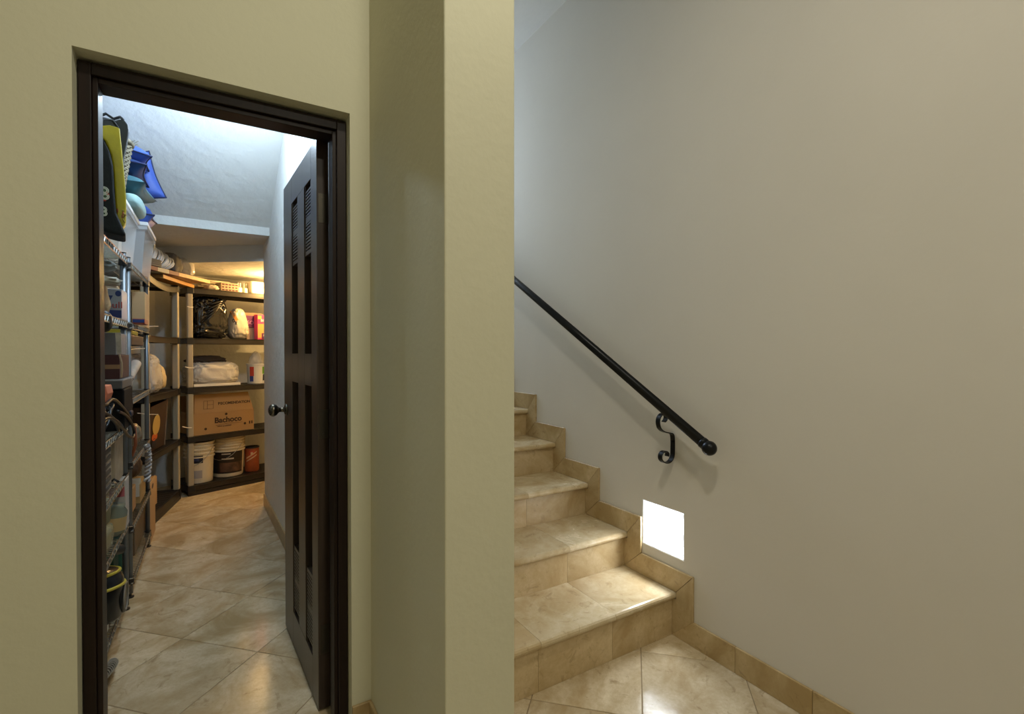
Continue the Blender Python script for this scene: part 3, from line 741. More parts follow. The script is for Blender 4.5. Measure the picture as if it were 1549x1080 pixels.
# second shelf: garbage bag, white carrier bag, purple, grey and pink boxes
g = blob(U2(.222, .17, 1.372), (.295, .26, .372), 11.3, .26, 4.2, .5, 90, 56, ridged=True, taper=.16, lean=(.0, 0)); g.rot(A2, U2(.222, .17, 1.372))
t = thing('garbage_bag', 'shiny black garbage bag on the corner shelf', 'bag', tuple(U2(.222, .17, 1.371)))
obj('body', g, BLACKBAG, t, smooth=True)
g = G()
for k in range(5):
    a = U2(.10+.012*k, .05-.002*k, 1.46+.05*k); b = U2(.30+.01*k, .045, 1.68+.012*k)
    m_ = (a+b)/2-n2*.02; g.tube([a, m_, b], [.004, .013, .004], 6)
obj('fold', g, BLACKBAG, t, smooth=True)
g = blob(U2(.472, .14, 1.372), (.19, .19, .29), 6.7, .20, 3.2, .66, 60, 36, ridged=True, taper=.42); g.rot(A2, U2(.472, .14, 1.372))
t = thing('carrier_bag', 'white plastic bag with an orange stripe and black letters', 'bag', tuple(U2(.472, .14, 1.371)))
obj('body', g, WHITEBAG, t, smooth=True)
from mathutils.bvhtree import BVHTree
bt = BVHTree.FromPolygons([tuple(v) for v in g.v], g.f)
def onbag(px, py):
    d = ray(px, py).normalized(); h = bt.ray_cast(C0, d); return (h[0] if h[0] is not None else C0+d*4.8)-d*.0025
og = mat('orange_print', (.66, .25, .04), .5); gs = G(); qa, qb, qc, qd = [Vector(p) for p in ((347, 471.5), (351, 470), (361, 484), (357, 485.5))]
for i in range(9):
    for jj in range(4):
        a_ = qa.lerp(qd, i/8); b_ = qb.lerp(qc, i/8); p_ = a_.lerp(b_, jj/3); gs.v.append(onbag(p_.x, p_.y))
gs.f = [[i*4+k, (i+1)*4+k, (i+1)*4+k+1, i*4+k+1] for i in range(8) for k in range(3)]
obj('print_stripe', gs, og, t, smooth=True)
obj('print_letter', G().tube([onbag(353.3+1.7*math.cos(2*math.pi*k/14), 485+2.2*math.sin(2*math.pi*k/14)) for k in range(14)], .0032, 5, closed=True), INK, t)
obj('print_letter', G().tube([onbag(355.6, 486), onbag(357.2, 488.5), onbag(358.2, 491)], .0032, 5), INK, t)
obj('print_letter', G().tube([onbag(358.4, 486.5), onbag(357.2, 488.5), onbag(355.8, 491)], .0032, 5), INK, t)
PURP = mat('purple_card', (.10, .018, .085), .5); PINK = mat('pink_card', (.66, .045, .17), .45); ORNG = mat('orange_card', (.82, .33, .10), .45); MAUVE = mat('mauve_card', (.34, .26, .24), .6)
t = thing('grey_box', 'small grey mauve box under the purple box', 'box', tuple(U2(.62, .16, 1.370)))
obj('body', lb(U2, .55, .66, .13, .25, 1.370, 1.484), MAUVE, t, bevel=.002)
t = thing('purple_box', 'purple box lettered SOL between white bag and pink box', 'box', tuple(U2(.60, .18, 1.486)))
obj('body', lb(U2, .525, .66, .12, .26, 1.486, 1.60), PURP, t, bevel=.002)
text('print_word', 'SOL', .05, mat('lilac_print', (.42, .22, .40), .5), t, U2(.595, .1192, 1.532), E2, UPV)
t = thing('striped_packet', 'flat striped packet lying on the purple box', 'packet', tuple(U2(.60, .2, 1.602)))
obj('body', lb(U2, .50, .70, .13, .25, 1.602, 1.628), mat('packet_tan', (.36, .24, .14), .6), t, bevel=.002)
for k in range(3): obj('stripe', lb(U2, .50, .69, .1292, .1298, 1.606+k*.007, 1.609+k*.007), mat('packet_red', (.36, .10, .05), .6), t)
t = thing('pink_box', 'bright pink and orange box lettered BOLSA on the corner shelf', 'box', tuple(U2(.69, .06, 1.370)))
obj('body', lb(U2, .612, .80, .040, .11, 1.370, 1.610), PINK, t, bevel=.0015)
obj('print_band', lb(U2, .614, .798, .0385, .0397, 1.385, 1.520), ORNG, t)
obj('print_band', lb(U2, .614, .650, .0385, .0397, 1.565, 1.600), ORNG, t)
text('print_word', 'BOLSA', .036, mat('white_print', (.9, .85, .82), .5), t, U2(.695, .0385, 1.553), E2, UPV)
em = obj('emblem', lb(U2, .650, .725, .0372, .0383, 1.376, 1.432), PURP, t, bevel=.0005)
text('print_emblem', 'MLF', .028, MATS['white_print'], em, U2(.688, .0368, 1.408), E2, UPV)

# top of the corner unit
zt = 1.807
one('white_tub', blob(U2(.64, .13, zt), (.16, .15, .125), 1.7, .01, 1, .28, 40, 20).rot(A2, U2(.64, .13, zt)), mat('tub_white', (.66, .62, .54), .5), 'plain white tub glowing under the warm bulb on the top corner shelf', 'container', smooth=True)
t = thing('patterned_box', 'low white box with dark printed squares on the top corner shelf', 'box', tuple(U2(.38, .12, zt)))
obj('body', lb(U2, .300, .455, .07, .20, zt, zt+.082), mat('box_cream', (.40, .31, .23), .6), t, bevel=.002)
for i in range(5):
    for j in range(3): obj('printed_square', lb(U2, .308+.029*i, .330+.029*i-.004*(j % 2), .0685, .0695, zt+.008+.025*j, zt+.022+.025*j), mat('print_maroon', (.10, .03, .03), .6), t)
t = thing('paper_stack', 'loose stack of pale papers behind the patterned box', 'papers', tuple(U2(.33, .28, zt)))
for k in range(6):
    a = .03*math.sin(k*2.1); g = lb(U2, .19+a, .47+a, .22, .36, zt+.019*k, zt+.019*k+.016); obj('paper_sheaf', g, mat('paper_cream', (.66, .58, .44), .8), t, bevel=.004)
for s, nm in ((.49, 'white plug adapter standing next to the patterned box'), (.545, 'taller white plug adapter standing next to the white tub')):
    c = U2(s, .13, zt); t = thing('plug_adapter', nm, 'adapter', tuple(c))
    hh = .055 if s < .55 else .075
    obj('body', lb(U2, s-.024, s+.012, .10, .16, zt, zt+hh), WHITEP, t, bevel=.008)
    for k in (-.016, .004): obj('prong', G().tube([c+E2*k+UPV*(hh-.002), c+E2*k+UPV*(hh+.045)], .006, 8), WHITEP, t, smooth=True)
t = thing('tissue_pack', 'crumpled tissue pack at the edge of the top corner shelf', 'packet', tuple(U2(.20, .06, zt)))
obj('body', blob(U2(.225, .09, zt), (.11, .10, .05), 4.4, .3, 3, .8).rot(A2, U2(.225, .09, zt)), mat('tissue', (.62, .54, .44), .7), t, smooth=True)

# ================================================================== THINGS ON THE RESIN UNIT BESIDE THE RACKS
n1 = Vector((-E1.y, E1.x, 0))
MAROON = mat('maroon_paint', (.16, .030, .045), .55); CREAMP = mat('cream_paint', (.55, .48, .33), .6)
Bz = 1.846
def tb(s0, s1, d0, d1, z0, z1): return lb(U1, s0, s1, d0, d1, z0, z1)
def frame(a, b, z):
    A = FZ(a[0], a[1], z); B = FZ(b[0], b[1], z); e = (B-A); e.z = 0; L = e.length; e.normalize(); n = Vector((-e.y, e.x, 0))
    def P(s_, d_, z_): q = A+e*s_+n*d_; return Vector((q.x, q.y, z_))
    def S(px): q = FP(px, 410, A, n); return (q-A).dot(e)
    return P, S, L, e, n
PB, SB, LB, eB, nB = frame((227, 401), (318, 424), 1.876)
AB = math.atan2(eB.y, eB.x)
t = thing('shelf_board', 'pale pine board with maroon and cream painted end on top of the shelves', 'board', tuple(PB(.3, .1, Bz)))
obj('bare_wood', lb(PB, SB(271), LB, 0, .24, Bz, Bz+.030), PINE, t, bevel=.002)
for a, b, m_ in ((-.03, SB(239), MAROON), (SB(239), SB(256), CREAMP), (SB(256), SB(271), MAROON)): obj('painted_end', lb(PB, a, b, 0, .24, Bz, Bz+.030), m_, t, bevel=.001)
PW, SW, LW, eW, nW = frame((247, 415), (294, 431), 1.840)
one('wood_strip', lb(PW, 0, LW, 0, .11, 1.811, 1.840), PINE2, 'honey coloured wood strip under the painted pine board', 'board', bevel=.002)
CABLE = mat('white_cable', (.66, .70, .74), .45)
t = thing('cable_coil', 'bundled coil of white cable on the painted board', 'cable', tuple(PB(SB(252), .09, Bz+.031)))
g = G(); s0, s1 = SB(236), SB(268)
for k in range(14):
    q = k/13; sc = s0+(s1-s0)*q; hgt = .082*(1-.45*q)+.006*math.sin(k*2.3); pts = []
    for j in range(20):
        a = 2*math.pi*j/20
        pts.append(PB(sc+.045*math.sin(a)+.010*math.sin(k*1.7), .095+.062*math.cos(a), Bz+.040+hgt*(1+math.sin(a))))
    g.tube(pts, .0075, 6, closed=True)
obj('loops', g, CABLE, t, smooth=True)
g = G().tube([PB(SB(229), .03, Bz+.13), PB(SB(230), .02, Bz+.19), PB(SB(235), .02, Bz+.215), PB(SB(240), .03, Bz+.19), PB(SB(241), .05, Bz+.14)], .007, 8); obj('loose_end', g, CABLE, t, smooth=True)
t = thing('dark_pouch', 'flat dark grey pouch stack beside the white cable coil', 'pouch', tuple(PB(SB(233), .04, Bz+.031)))
for k in range(4): obj('pouch_layer', blob(PB(SB(236)-.02, .018, Bz+.031+.013*k), (.17, .05, .016), k+1., .1, 2, .4, 30, 8).rot(AB, PB(SB(236)-.02, .018, 0)), mat('pouch_grey', (.07, .075, .085), .6), t, smooth=True)
t = thing('grey_sack', 'grey cloth sack in clear plastic on top of the resin shelves', 'bag', tuple(PB(SB(283), .10, Bz+.031)))
c = PB(SB(279), .11, Bz+.031); obj('cloth', blob(c, (.17, .17, .165), 9.2, .22, 2.4, .7, taper=.35).rot(AB, c), mat('sack_grey', (.13, .125, .12), .8, bump=.3, bs=18), t, smooth=True)
c = PB(SB(295), .10, Bz+.031); obj('plastic_film', blob(c, (.13, .18, .15), 3.9, .28, 3.2, .75, ridged=True, taper=.25).rot(AB, c), CLEARF, t, smooth=True)
# second shelf: dark coat and a pale jug side
g = blob(U1(.60, .26, 1.371), (.16, .14, .36), 14.1, .3, 2, .7, taper=.3); one('black_coat', g, mat('black_cloth', (.008, .009, .011), .9), 'rolled black garment against the wall behind the beige posts', 'garment', smooth=True)
c = U1(.13, .22, 1.371)
one('pale_bottle', G().lathe([(0, 0), (.055, .0), (.06, .01), (.058, .12), (.045, .22), (.03, .30), (.02, .34), (.02, .37), (0, .37)], 24, c), mat('bottle_tan', (.56, .40, .23), .4), 'tall pale tan bottle behind the beige post', 'bottle', smooth=True)
# third shelf: plastic bags of pale goods
t = thing('plastic_sack', 'clear plastic sack of pale beige goods beside the beige post', 'bag', tuple(U1(.26, .12, .941)))
obj('contents', blob(U1(.25, .12, .941), (.30, .21, .27), 21.7, .14, 2.6, .6, taper=.25).rot(A1, U1(.25, .12, .941)), mat('beige_goods', (.52, .43, .29), .8, var=.4, vs=12), t, smooth=True)
obj('film', blob(U1(.25, .12, .941), (.33, .235, .29), 5.1, .24, 5.2, .55, 64, 40, ridged=True, taper=.22).rot(A1, U1(.25, .12, .941)), CLEARF, t, smooth=True)
g = blob(U1(.56, .15, .941), (.26, .22, .22), 31.3, .14, 2.4, .75, taper=.25).rot(A1, U1(.56, .15, .941))
one('cream_sack', g, mat('cream_sack', (.56, .46, .29), .7, bump=.4, bs=22), 'cream coloured sack behind the clear plastic sack', 'bag', smooth=True)
g = blob(U1(.118, .085, .941), (.13, .13, .115), 17.3, .1, 2.4, .9); one('white_ball_bag', g, WHITEBAG, 'small round white knotted bag in front of the plastic sack', 'bag', smooth=True)
# fourth shelf: printed shopping bag
t = thing('printed_shopping_bag', 'dark brown shopping bag printed with orange and yellow food', 'bag', tuple(U1(.30, .13, .512)))
TOTE = mat('tote_brown', (.045, .020, .014), .35, var=.4, vs=8)
P4 = [U1(.14, .04, .514), U1(.50, .04, .514), U1(.50, .24, .514), U1(.14, .24, .514)]; Q4 = [U1(.12, .02, .85), U1(.53, .025, .87), U1(.53, .25, .87), U1(.12, .25, .85)]
g = G(); g.add(P4+Q4, [(3, 2, 1, 0), (0, 1, 5, 4), (1, 2, 6, 5), (2, 3, 7, 6), (3, 0, 4, 7)]); obj('body', g, TOTE, t)
def face4(u, v): a = P4[0].lerp(P4[1], u); b = Q4[0].lerp(Q4[1], u); return a.lerp(b, v)-n1*.002
def disc(u, v, ru, rv, m_, nm, n=18):
    pts = [face4(u+ru*math.cos(2*math.pi*k/n), v+rv*math.sin(2*math.pi*k/n)) for k in range(n)]
    return obj(nm, G().prism(pts, -n1*.0012), m_, t)
disc(.34, .55, .22, .22, mat('print_yellow', (.55, .37, .10), .4), 'print_food'); disc(.26, .30, .17, .085, mat('print_orange', (.62, .12, .02), .4), 'print_food'); disc(.24, .17, .15, .10, LNAVY, 'print_food')
obj('seam', G().tube([face4(.96, 0), face4(.96, 1)], .003, 6), mat('seam_tan', (.35, .22, .13), .6), t)
# lowest shelf: carton
one('small_carton', tb(.055, .36, .055, .30, .087, .30), CARDL, 'plain cardboard carton on the lowest shelf beside the racks', 'carton', bevel=.003)

# ================================================================== ON TOP OF THE WIRE RACKS
ZR_ = 1.704
def bin_(name, x0, x1, y0, y1, z0, z1, label, inner):
    t = thing('storage_bin', label, 'storage bin', ((x0+x1)/2, (y0+y1)/2, z0), 'clear storage bins on the wire racks')
    tp = .03; g = G()
    B = [(x0+tp, y0+tp, z0), (x1-tp, y0+tp, z0), (x1-tp, y1-tp, z0), (x0+tp, y1-tp, z0)]; T = [(x0+.01, y0+.01, z1-.03), (x1-.01, y0+.01, z1-.03), (x1-.01, y1-.01, z1-.03), (x0+.01, y1-.01, z1-.03)]
    g.add(B+T, [(3, 2, 1, 0), (0, 1, 5, 4), (1, 2, 6, 5), (2, 3, 7, 6), (3, 0, 4, 7)])
    obj('tub', g, CLEAR, t)
    obj('rim', G().box(x0, x1, y0, y1, z1-.045, z1-.022), CLEAR, t, bevel=.003)
    obj('lid', G().box(x0-.004, x1+.004, y0-.004, y1+.004, z1-.022, z1), mat('bin_lid', (.70, .71, .72), .4), t, bevel=.004)
    for a, m_ in inner: obj('contents', G().box(*a), m_, t, bevel=.01)
    return t
GD = mat('fabric_grey', (.10, .12, .14), .9); WF = mat('fabric_white', (.68, .62, .52), .9)
bin_('b1', -.78, -.37, 2.93, 3.46, ZR_, 1.985, 'clear bin with a pale lid next to the flowered tote bag', [((-.72, -.44, 2.99, 3.40, ZR_+.01, ZR_+.20), WF)])
bin_('b2', -.76, -.34, 3.52, 3.97, ZR_, 2.0, 'clear bin with dark contents at the far end of the wire racks', [((-.70, -.41, 3.57, 3.92, ZR_+.01, ZR_+.19), GD)])

def pillow(name, label, M, a, b, th, m_, pip, group=None):
    """square cushion with pointed corners; M places it"""
    N = 22; g = G(); n = N+1
    def pt(u, v, s):
        k = max(0, (1-u**4)*(1-v**4)); tt = th/2*k**.55
        sh = 1-.10*(1-abs(u)**1.6)*abs(v)**2; sv = 1-.10*(1-abs(v)**1.6)*abs(u)**2
        w_ = .012*noise.noise(Vector((u*2.2, v*2.2, s*2+a*7)))
        return M @ Vector((u*a/2*sv, v*b/2*sh, s*tt+w_*k))
    for s in (1, -1):
        k0 = len(g.v)
        for i in range(n):
            for j in range(n): g.v.append(pt(-1+2*i/N, -1+2*j/N, s))
        for i in range(N):
            for j in range(N):
                f = [k0+i*n+j, k0+(i+1)*n+j, k0+(i+1)*n+j+1, k0+i*n+j+1]; g.f.append(f if s > 0 else f[::-1])
    org = M.translation
    t = thing('throw_pillow' if pip else 'cushion', label, 'pillow', tuple(org), group)
    obj('cover', g, m_, t, smooth=True)
    if pip:
        e = [(-1+2*k/N, -1) for k in range(N)]+[(1, -1+2*k/N) for k in range(N)]+[(1-2*k/N, 1) for k in range(N)]+[(-1, 1-2*k/N) for k in range(N)]
        obj('piping', G().tube([pt(u, v, 0) for u, v in e], .005, 6, closed=True), pip, t, smooth=True)
    return t
BLUE = mat('pillow_blue', (.045, .10, .42), .55); NAVY = mat('pillow_navy', (.018, .05, .17), .6); PIPE = mat('pillow_piping', (.010, .018, .075), .6); TEAL = mat('pillow_teal', (.045, .14, .18), .7); AQUA = mat('pillow_aqua', (.26, .40, .40), .75)
def Mx(c, rx=0, ry=0, rz=0): return Matrix.Translation(Vector(c)) @ Matrix.Rotation(math.radians(rz), 4, 'Z') @ Matrix.Rotation(math.radians(ry), 4, 'Y') @ Matrix.Rotation(math.radians(rx), 4, 'X')
pillow('p', 'bright blue piped pillow topmost on the pillow pile by the ceiling', Mx((-.505, 3.36, 2.330), 5, 10, 8), .40, .38, .10, BLUE, PIPE)
pillow('p', 'navy blue pillow under the topmost bright blue pillow', Mx((-.520, 3.36, 2.235), -2, 4, 4), .40, .38, .08, NAVY, PIPE)
pillow('p', 'dark teal pillow between the navy pillow and the aqua cushion', Mx((-.500, 3.36, 2.135), 0, 2, -3), .40, .38, .10, TEAL, None)
one('bolster_cushion', blob((-.378, 3.31, 1.987), (.095, .36, .085), 2.6, .05, 2, .7), AQUA, 'pale aqua bolster cushion lying on the bin lid', 'pillow', smooth=True)
pillow('p', 'bright blue piped pillow leaning upright behind the pillow pile', Mx((-.425, 3.64, 2.275), 96, 0, -4) @ Matrix.Rotation(math.radians(17), 4, 'Z'), .27, .27, .09, BLUE, PIPE)
pillow('p', 'bright blue piped pillow lying flat on the far bin lid', Mx((-.520, 3.76, 2.085), 4, 3, 3), .40, .34, .16, BLUE, PIPE)

# flowered tote bag with yellow gusset
t = thing('tote_bag', 'black tote bag with embroidered flowers and a yellow side panel', 'bag', tuple(FY(165, 352, 2.5)))
def poly(pts, Y): return [FY(x, y, Y) for x, y in pts]
TB = mat('tote_black', (.006, .007, .0075), .85, bump=.4, bs=25); TY = mat('tote_yellow', (.60, .47, .015), .35, var=.18, vs=12, bump=.15, bs=40)
bk = poly([(120, 330), (120, 205), (148, 199), (158, 212), (166, 228), (171, 250), (173, 290), (176, 322), (192, 357), (178, 355), (160, 350)], 2.50)
obj('front', G().prism(bk[::-1], (-.02, .16, 0)), TB, t, bevel=.012, seg=3)
yl = poly([(146, 190), (166, 188.5), (181, 193), (184, 222), (188, 262), (191, 300), (191, 335), (186, 344), (176, 334), (174, 300), (172, 262), (168, 234), (160, 214), (149, 200)], 2.535)
yo = obj('side_panel', G().prism(yl[::-1], (-.015, .10, 0)), TY, t, bevel=.006, seg=2)
GOLD = mat('foil_gold', (.75, .55, .18), .25, .7)
for k in range(10):
    a = FY(176+random.random()*13, 318+random.random()*22, 2.532); b = a+Vector((random.uniform(-.012, .012), -.001, random.uniform(-.02, .02)))
    obj('foil_print', G().tube([a, b], .0022, 5), GOLD if k % 3 else mat('foil_red', (.45, .06, .04), .4), yo)
FWH = mat('thread_white', (.62, .62, .52), .8); FG = mat('thread_green', (.06, .11, .05), .8); FR = mat('thread_red', (.42, .06, .03), .8)
for x, y, r in ((157.5, 288, .0135), (159, 297, .012), (153.5, 292, .010), (156, 317, .011), (157, 322.5, .010), (152.5, 299, .009)):
    cc = FY(x, y, 2.496); g = G()
    for rr in (r, r*.62): g.tube([cc+Vector((rr*math.cos(2*math.pi*k/16), 0, rr*math.sin(2*math.pi*k/16))) for k in range(16)], r*.17, 6, closed=True)
    fl_ = obj('flower', g, FWH, t, smooth=True)
    g = G().ball(cc, (r*.42, .003, r*.42), 10, 8); obj('flower_eye', g, FG, fl_, smooth=True)
for x, y in ((163, 294), (158, 303), (152, 320), (162, 291)):
    g = G().ball(FY(x, y, 2.497), (.006, .003, .004), 8, 6); obj('petal', g, FR, t, smooth=True)
obj('handle', G().tube([FY(148, 190, 2.60), FY(156, 179, 2.62), FY(170, 182, 2.66), FY(178, 193, 2.66)], .005, 8), TB, t, smooth=True)
# dark rucksack behind, on the near bin
t = thing('dark_bag', 'dark grey leather bag towering behind the flowered tote bag', 'bag', tuple(FY(180, 355, 2.80)))
pts = [(150, 350), (150, 190), (150, 176), (160, 178), (174, 182), (181, 179), (189, 181), (195, 189), (196, 200), (193, 218), (188, 240), (186, 350)]
obj('body', G().prism([FY(x, y, 2.72) for x, y in pts][::-1], (-.03, .14, 0)), mat('leather_grey', (.028, .031, .035), .5, bump=.2, bs=40), t, bevel=.014, seg=3)
obj('strap', G().tube([FY(150, 176, 2.74), FY(160, 172, 2.76), FY(172, 180, 2.76), FY(182, 177, 2.74), FY(186, 181, 2.72)], .006, 8), mat('leather_dark', (.03, .032, .036), .5), t, smooth=True)
# wicker basket
t = thing('wicker_basket', 'grey brown wicker basket squeezed between tote bag and blue pillows', 'basket', tuple(FY(188, 300, 2.98)))
WK = mat('wicker', (.19, .165, .11), .8, var=.5, vs=40)
cb = Vector((FY(204, 215, 3.02).x-.118, 3.03, 1.99)); hb = .27
g = G()
for k in range(26):
    z = cb.z+hb*k/25; r = .06+.04*(k/25); pts = []
    for j in range(36):
        a = 2*math.pi*j/36; rr = r+.005*(1 if (j+k) % 2 else -1); pts.append((cb.x+rr*math.cos(a), cb.y+rr*math.sin(a), z))
    g.tube(pts, .0065, 5, closed=True)
obj('weave', g, WK, t, smooth=True)
obj('rim', G().tube([(cb.x+.106*math.cos(2*math.pi*j/32), cb.y+.106*math.sin(2*math.pi*j/32), cb.z+hb+.006) for j in range(32)], .011, 8, closed=True), WK, t, smooth=True)
g = G()
for k in range(9):
    a = -.9+.22*k; p = Vector((cb.x+.105*math.cos(a), cb.y+.105*math.sin(a), cb.z+hb+.006)); g.tube([p, p+Vector((.03*math.cos(a*3), -.02, .012+.006*math.sin(k*2.)))], .0018, 4)
obj('loose_reed', g, mat('reed', (.55, .52, .42), .8), t)

# ================================================================== THINGS INSIDE THE WIRE RACKS
def ybox(name, Y, p0, p1, z0, ztop_py, depth, m_, label, cat, **k):
    xa = FY(p0, ztop_py, Y).x; xb = FY(p1, ztop_py, Y).x; z1 = FY((p0+p1)/2, ztop_py, Y).z
    t = thing(name, label, cat, ((xa+xb)/2, Y+depth/2, z0)); b_ = obj('body', G().box(xa, xb, Y, Y+depth, z0, z1), m_, t, bevel=k.get('bevel', .002))
    return t, xa, xb, z1, b_
RD = .002
# upper shelf (1.395)
z0 = 1.397
t, xa, xb, z1, _ = ybox('drink_carton', 2.80, 163, 184, z0, 437, .16, mat('silver_card', (.33, .36, .42), .45), 'silver and blue drink carton with red lettering on the wire rack', 'carton')
obj('print_band', G().box(xa+.001, xb-.001, 2.7985, 2.7999, z0+.006, z0+.04), mat('card_blue', (.012, .035, .16), .4), t)
obj('print_wedge', G().prism([(xa+.001, 2.7985, z1-.03), (xa+.018, 2.7985, z1-.03), (xa+.001, 2.7985, z1-.07)], (0, .0014, 0)), MATS['card_blue'], t)
text('print_word', 'Bull', .042, mat('red_print', (.40, .035, .03), .5), t, ((xa+xb)/2-.003, 2.798, z0+.062), (1, 0, 0), (0, 0, 1))
obj('print_emblem', G().ball(((xb-.012), 2.7985, z0+.115), (.011, .001, .013), 12, 8), MATS['card_blue'], t)
t = thing('paper_bag', 'crumpled tan paper bag with white cloth on the rack by the doorway', 'bag', tuple(FY(157, 470, 2.50)[:2])+(z0,))
cc = FY(156, 470, 2.62); obj('body', blob((cc.x-.03, 2.62, z0), (.11, .14, .16), 7.7, .2, 2.4, .7, taper=.3), CARDL, t, smooth=True)
obj('cloth_top', blob((cc.x-.005, 2.60, z0+.125), (.13, .12, .04), 2.7, .35, 2.6, .8), WHITEBAG, t, smooth=True)
g = blob((cc.x-.02, 2.60, z0+.185), (.13, .14, .045), 12.7, .3, 2.4, .7); one('baseball_hat', g, mat('cap_grey', (.20, .21, .20), .8), 'grey peaked hat resting on the tan paper bag', 'hat', smooth=True)
z0 = 1.397
c = Vector((-.50, 3.42, z0))
t = thing('milk_jug', 'cream plastic jug with a loop handle on the far wire rack', 'jug', tuple(c))
JC = mat('jug_cream', (.62, .50, .34), .45)
obj('body', blob(c, (.17, .17, .20), 1.1, .02, 1, .55, 36, 20), JC, t, smooth=True)
obj('neck', G().lathe([(.06, .17), (.035, .22), (.024, .235), (.024, .255), (0, .255)], 20, c), JC, t, smooth=True)
obj('handle', G().tube([c+Vector((.01, -.03, .235)), c+Vector((.055, -.05, .235)), c+Vector((.085, -.06, .19)), c+Vector((.085, -.06, .13))], .012, 10), JC, t, smooth=True)
ybox('tan_carton', 3.62, 199, 219, z0, 441, .2, CARDL, 'tall tan carton behind the cream jug', 'carton')
t, xa, xb, z1, _ = ybox('red_box', 3.20, 200, 219, z0, 482, .16, mat('box_red', (.30, .06, .035), .5), 'low red and blue box in front of the cream jug', 'box')
obj('print_band', G().box(xa+.002, xb-.002, 3.1985, 3.1999, z1-.02, z1-.004), MATS['card_blue'], t)
# between 0.90 and 1.395 on the doorway rack
z0 = .902
t = thing('clear_tray', 'clear plastic drawer tray below the maroon box', 'tray', (-.50, 2.8, .98))
xa, xb = FY(148, 580, 2.70).x, FY(185, 580, 2.70).x
obj('body', G().box(xa, xb, 2.70, 2.98, FY(165, 589, 2.70).z, FY(165, 574, 2.70).z), mat('tray_plastic', (.12, .13, .14), .3, alpha=.8), t, bevel=.004)
obj('rim', G().box(xa-.004, xb+.006, 2.692, 2.99, FY(165, 574, 2.70).z-.008, FY(165, 574, 2.70).z), MATS['clear_plastic'], t, bevel=.002)
zt = FY(165, 574, 2.70).z+.001
one('black_case', G().box(xa-.01, xb+.004, 2.72, 2.97, z0, FY(165, 589, 2.70).z-.001), mat('case_matt', (.008, .008, .009), .75, spec=.15), 'black case under the clear drawer tray', 'case', bevel=.008)
xa, xb = FY(148, 545, 2.705).x, FY(181, 545, 2.705).x; zm = FY(165, 537, 2.705).z
t = thing('maroon_box', 'maroon box with a tan stripe under the grey box', 'box', ((xa+xb)/2, 2.84, zt))
obj('body', G().box(xa, xb, 2.705, 2.97, zt, zm), mat('maroon_card', (.055, .010, .012), .6), t, bevel=.002)
obj('stripe', G().box(xa, xb, 2.7035, 2.7049, zt+(zm-zt)*.42, zt+(zm-zt)*.60), mat('tan_tape', (.30, .17, .08), .6), t)
obj('edge_strip', G().tube([FY(180.5, 536, 2.70), FY(184, 548, 2.70), FY(184.5, 560, 2.70), FY(183.5, 571, 2.70)], .004, 6), mat('tan_edge', (.45, .33, .22), .6), t)
zg = FY(165, 503, 2.705).z
t = thing('grey_carton', 'flat grey box with a white tag on top of the maroon box', 'box', ((xa+xb)/2, 2.84, zm+.001))
obj('body', G().box(xa, xb-.012, 2.705, 2.97, zm+.001, zg), mat('grey_card', (.17, .165, .18), .6), t, bevel=.002)
obj('tag', G().prism([FY(174, 503, 2.698), FY(183, 503, 2.698), FY(184, 535, 2.698), FY(177, 536, 2.698)], (0, .003, 0)), mat('tag_white', (.58, .53, .45), .7, var=.3, vs=40), t)
one('hanging_pouch', blob(FY(158, 503, 2.55)-Vector((.01, 0, 0)), (.07, .06, .09), 4.4, .08, 2, .7), BLACKP, 'small black pouch hanging under the upper wire shelf', 'pouch', smooth=True)
g = G(); cc = FY(156, 606, 2.45)
one('orange_carton', G().prism([FY(146, 612, 2.46), FY(159, 609, 2.46), FY(163, 596, 2.46), FY(160, 584, 2.46), FY(146, 584, 2.46)], (0, .12, 0)), mat('orange_box', (.60, .17, .09), .6), 'orange red carton end on the cable shelf by the doorway', 'carton', bevel=.003)
# cables on the 0.90 shelf
CB = mat('cable_black', (.008, .009, .011), .38); CBW = mat('cable_sheen', (.025, .028, .033), .35)
t = thing('cable_tangle', 'tangle of black cables spilling over the doorway rack shelf', 'cables', (-.42, 2.55, .903))
random.seed(21)
for k in range(9):
    y_ = 2.28+.045*k; x_ = -.42-.02*(k % 3); r = .05+.03*random.random(); pts = []; ph = random.random()*6
    for j in range(18):
        a = 2*math.pi*j/18; pts.append((x_+r*.9*math.cos(a)*(.6+.4*math.sin(ph)), y_+r*1.3*math.sin(a+ph*.2), .965+r*.75*math.sin(a*1+ph)+.010*math.sin(3*a)))
    obj('cable_loop', G().tube(pts, .0052, 7, closed=True), CB if k % 4 else CBW, t, smooth=True)
for pts in ([(150, 640), (165, 632), (180, 640), (190, 655), (200, 662), (203, 654), (199, 640), (190, 628), (178, 622)], [(150, 655), (157, 640), (166, 632), (175, 640), (180, 652)], [(152, 622), (165, 628), (178, 640), (192, 656)], [(150, 610), (160, 612), (170, 604), (182, 612), (196, 630)]):
    P = [FX(x, y, -.345) for x, y in pts]; out = []
    for i in range(len(P)-1):
        p0, p1, p2, p3 = P[max(i-1, 0)], P[i], P[i+1], P[min(i+2, len(P)-1)]
        for s in (0, .25, .5, .75): out.append(.5*((2*p1)+(p2-p0)*s+(2*p0-5*p1+4*p2-p3)*s*s+(3*p1-p0-3*p2+p3)*s**3))
    obj('cable_loop', G().tube(out+[P[-1]], .0058, 8), CB, t, smooth=True)
obj('plug', G().box(-.375, -.34, 2.86, 2.93, .945, .975), mat('plug_navy', (.012, .018, .045), .4), t, bevel=.008)
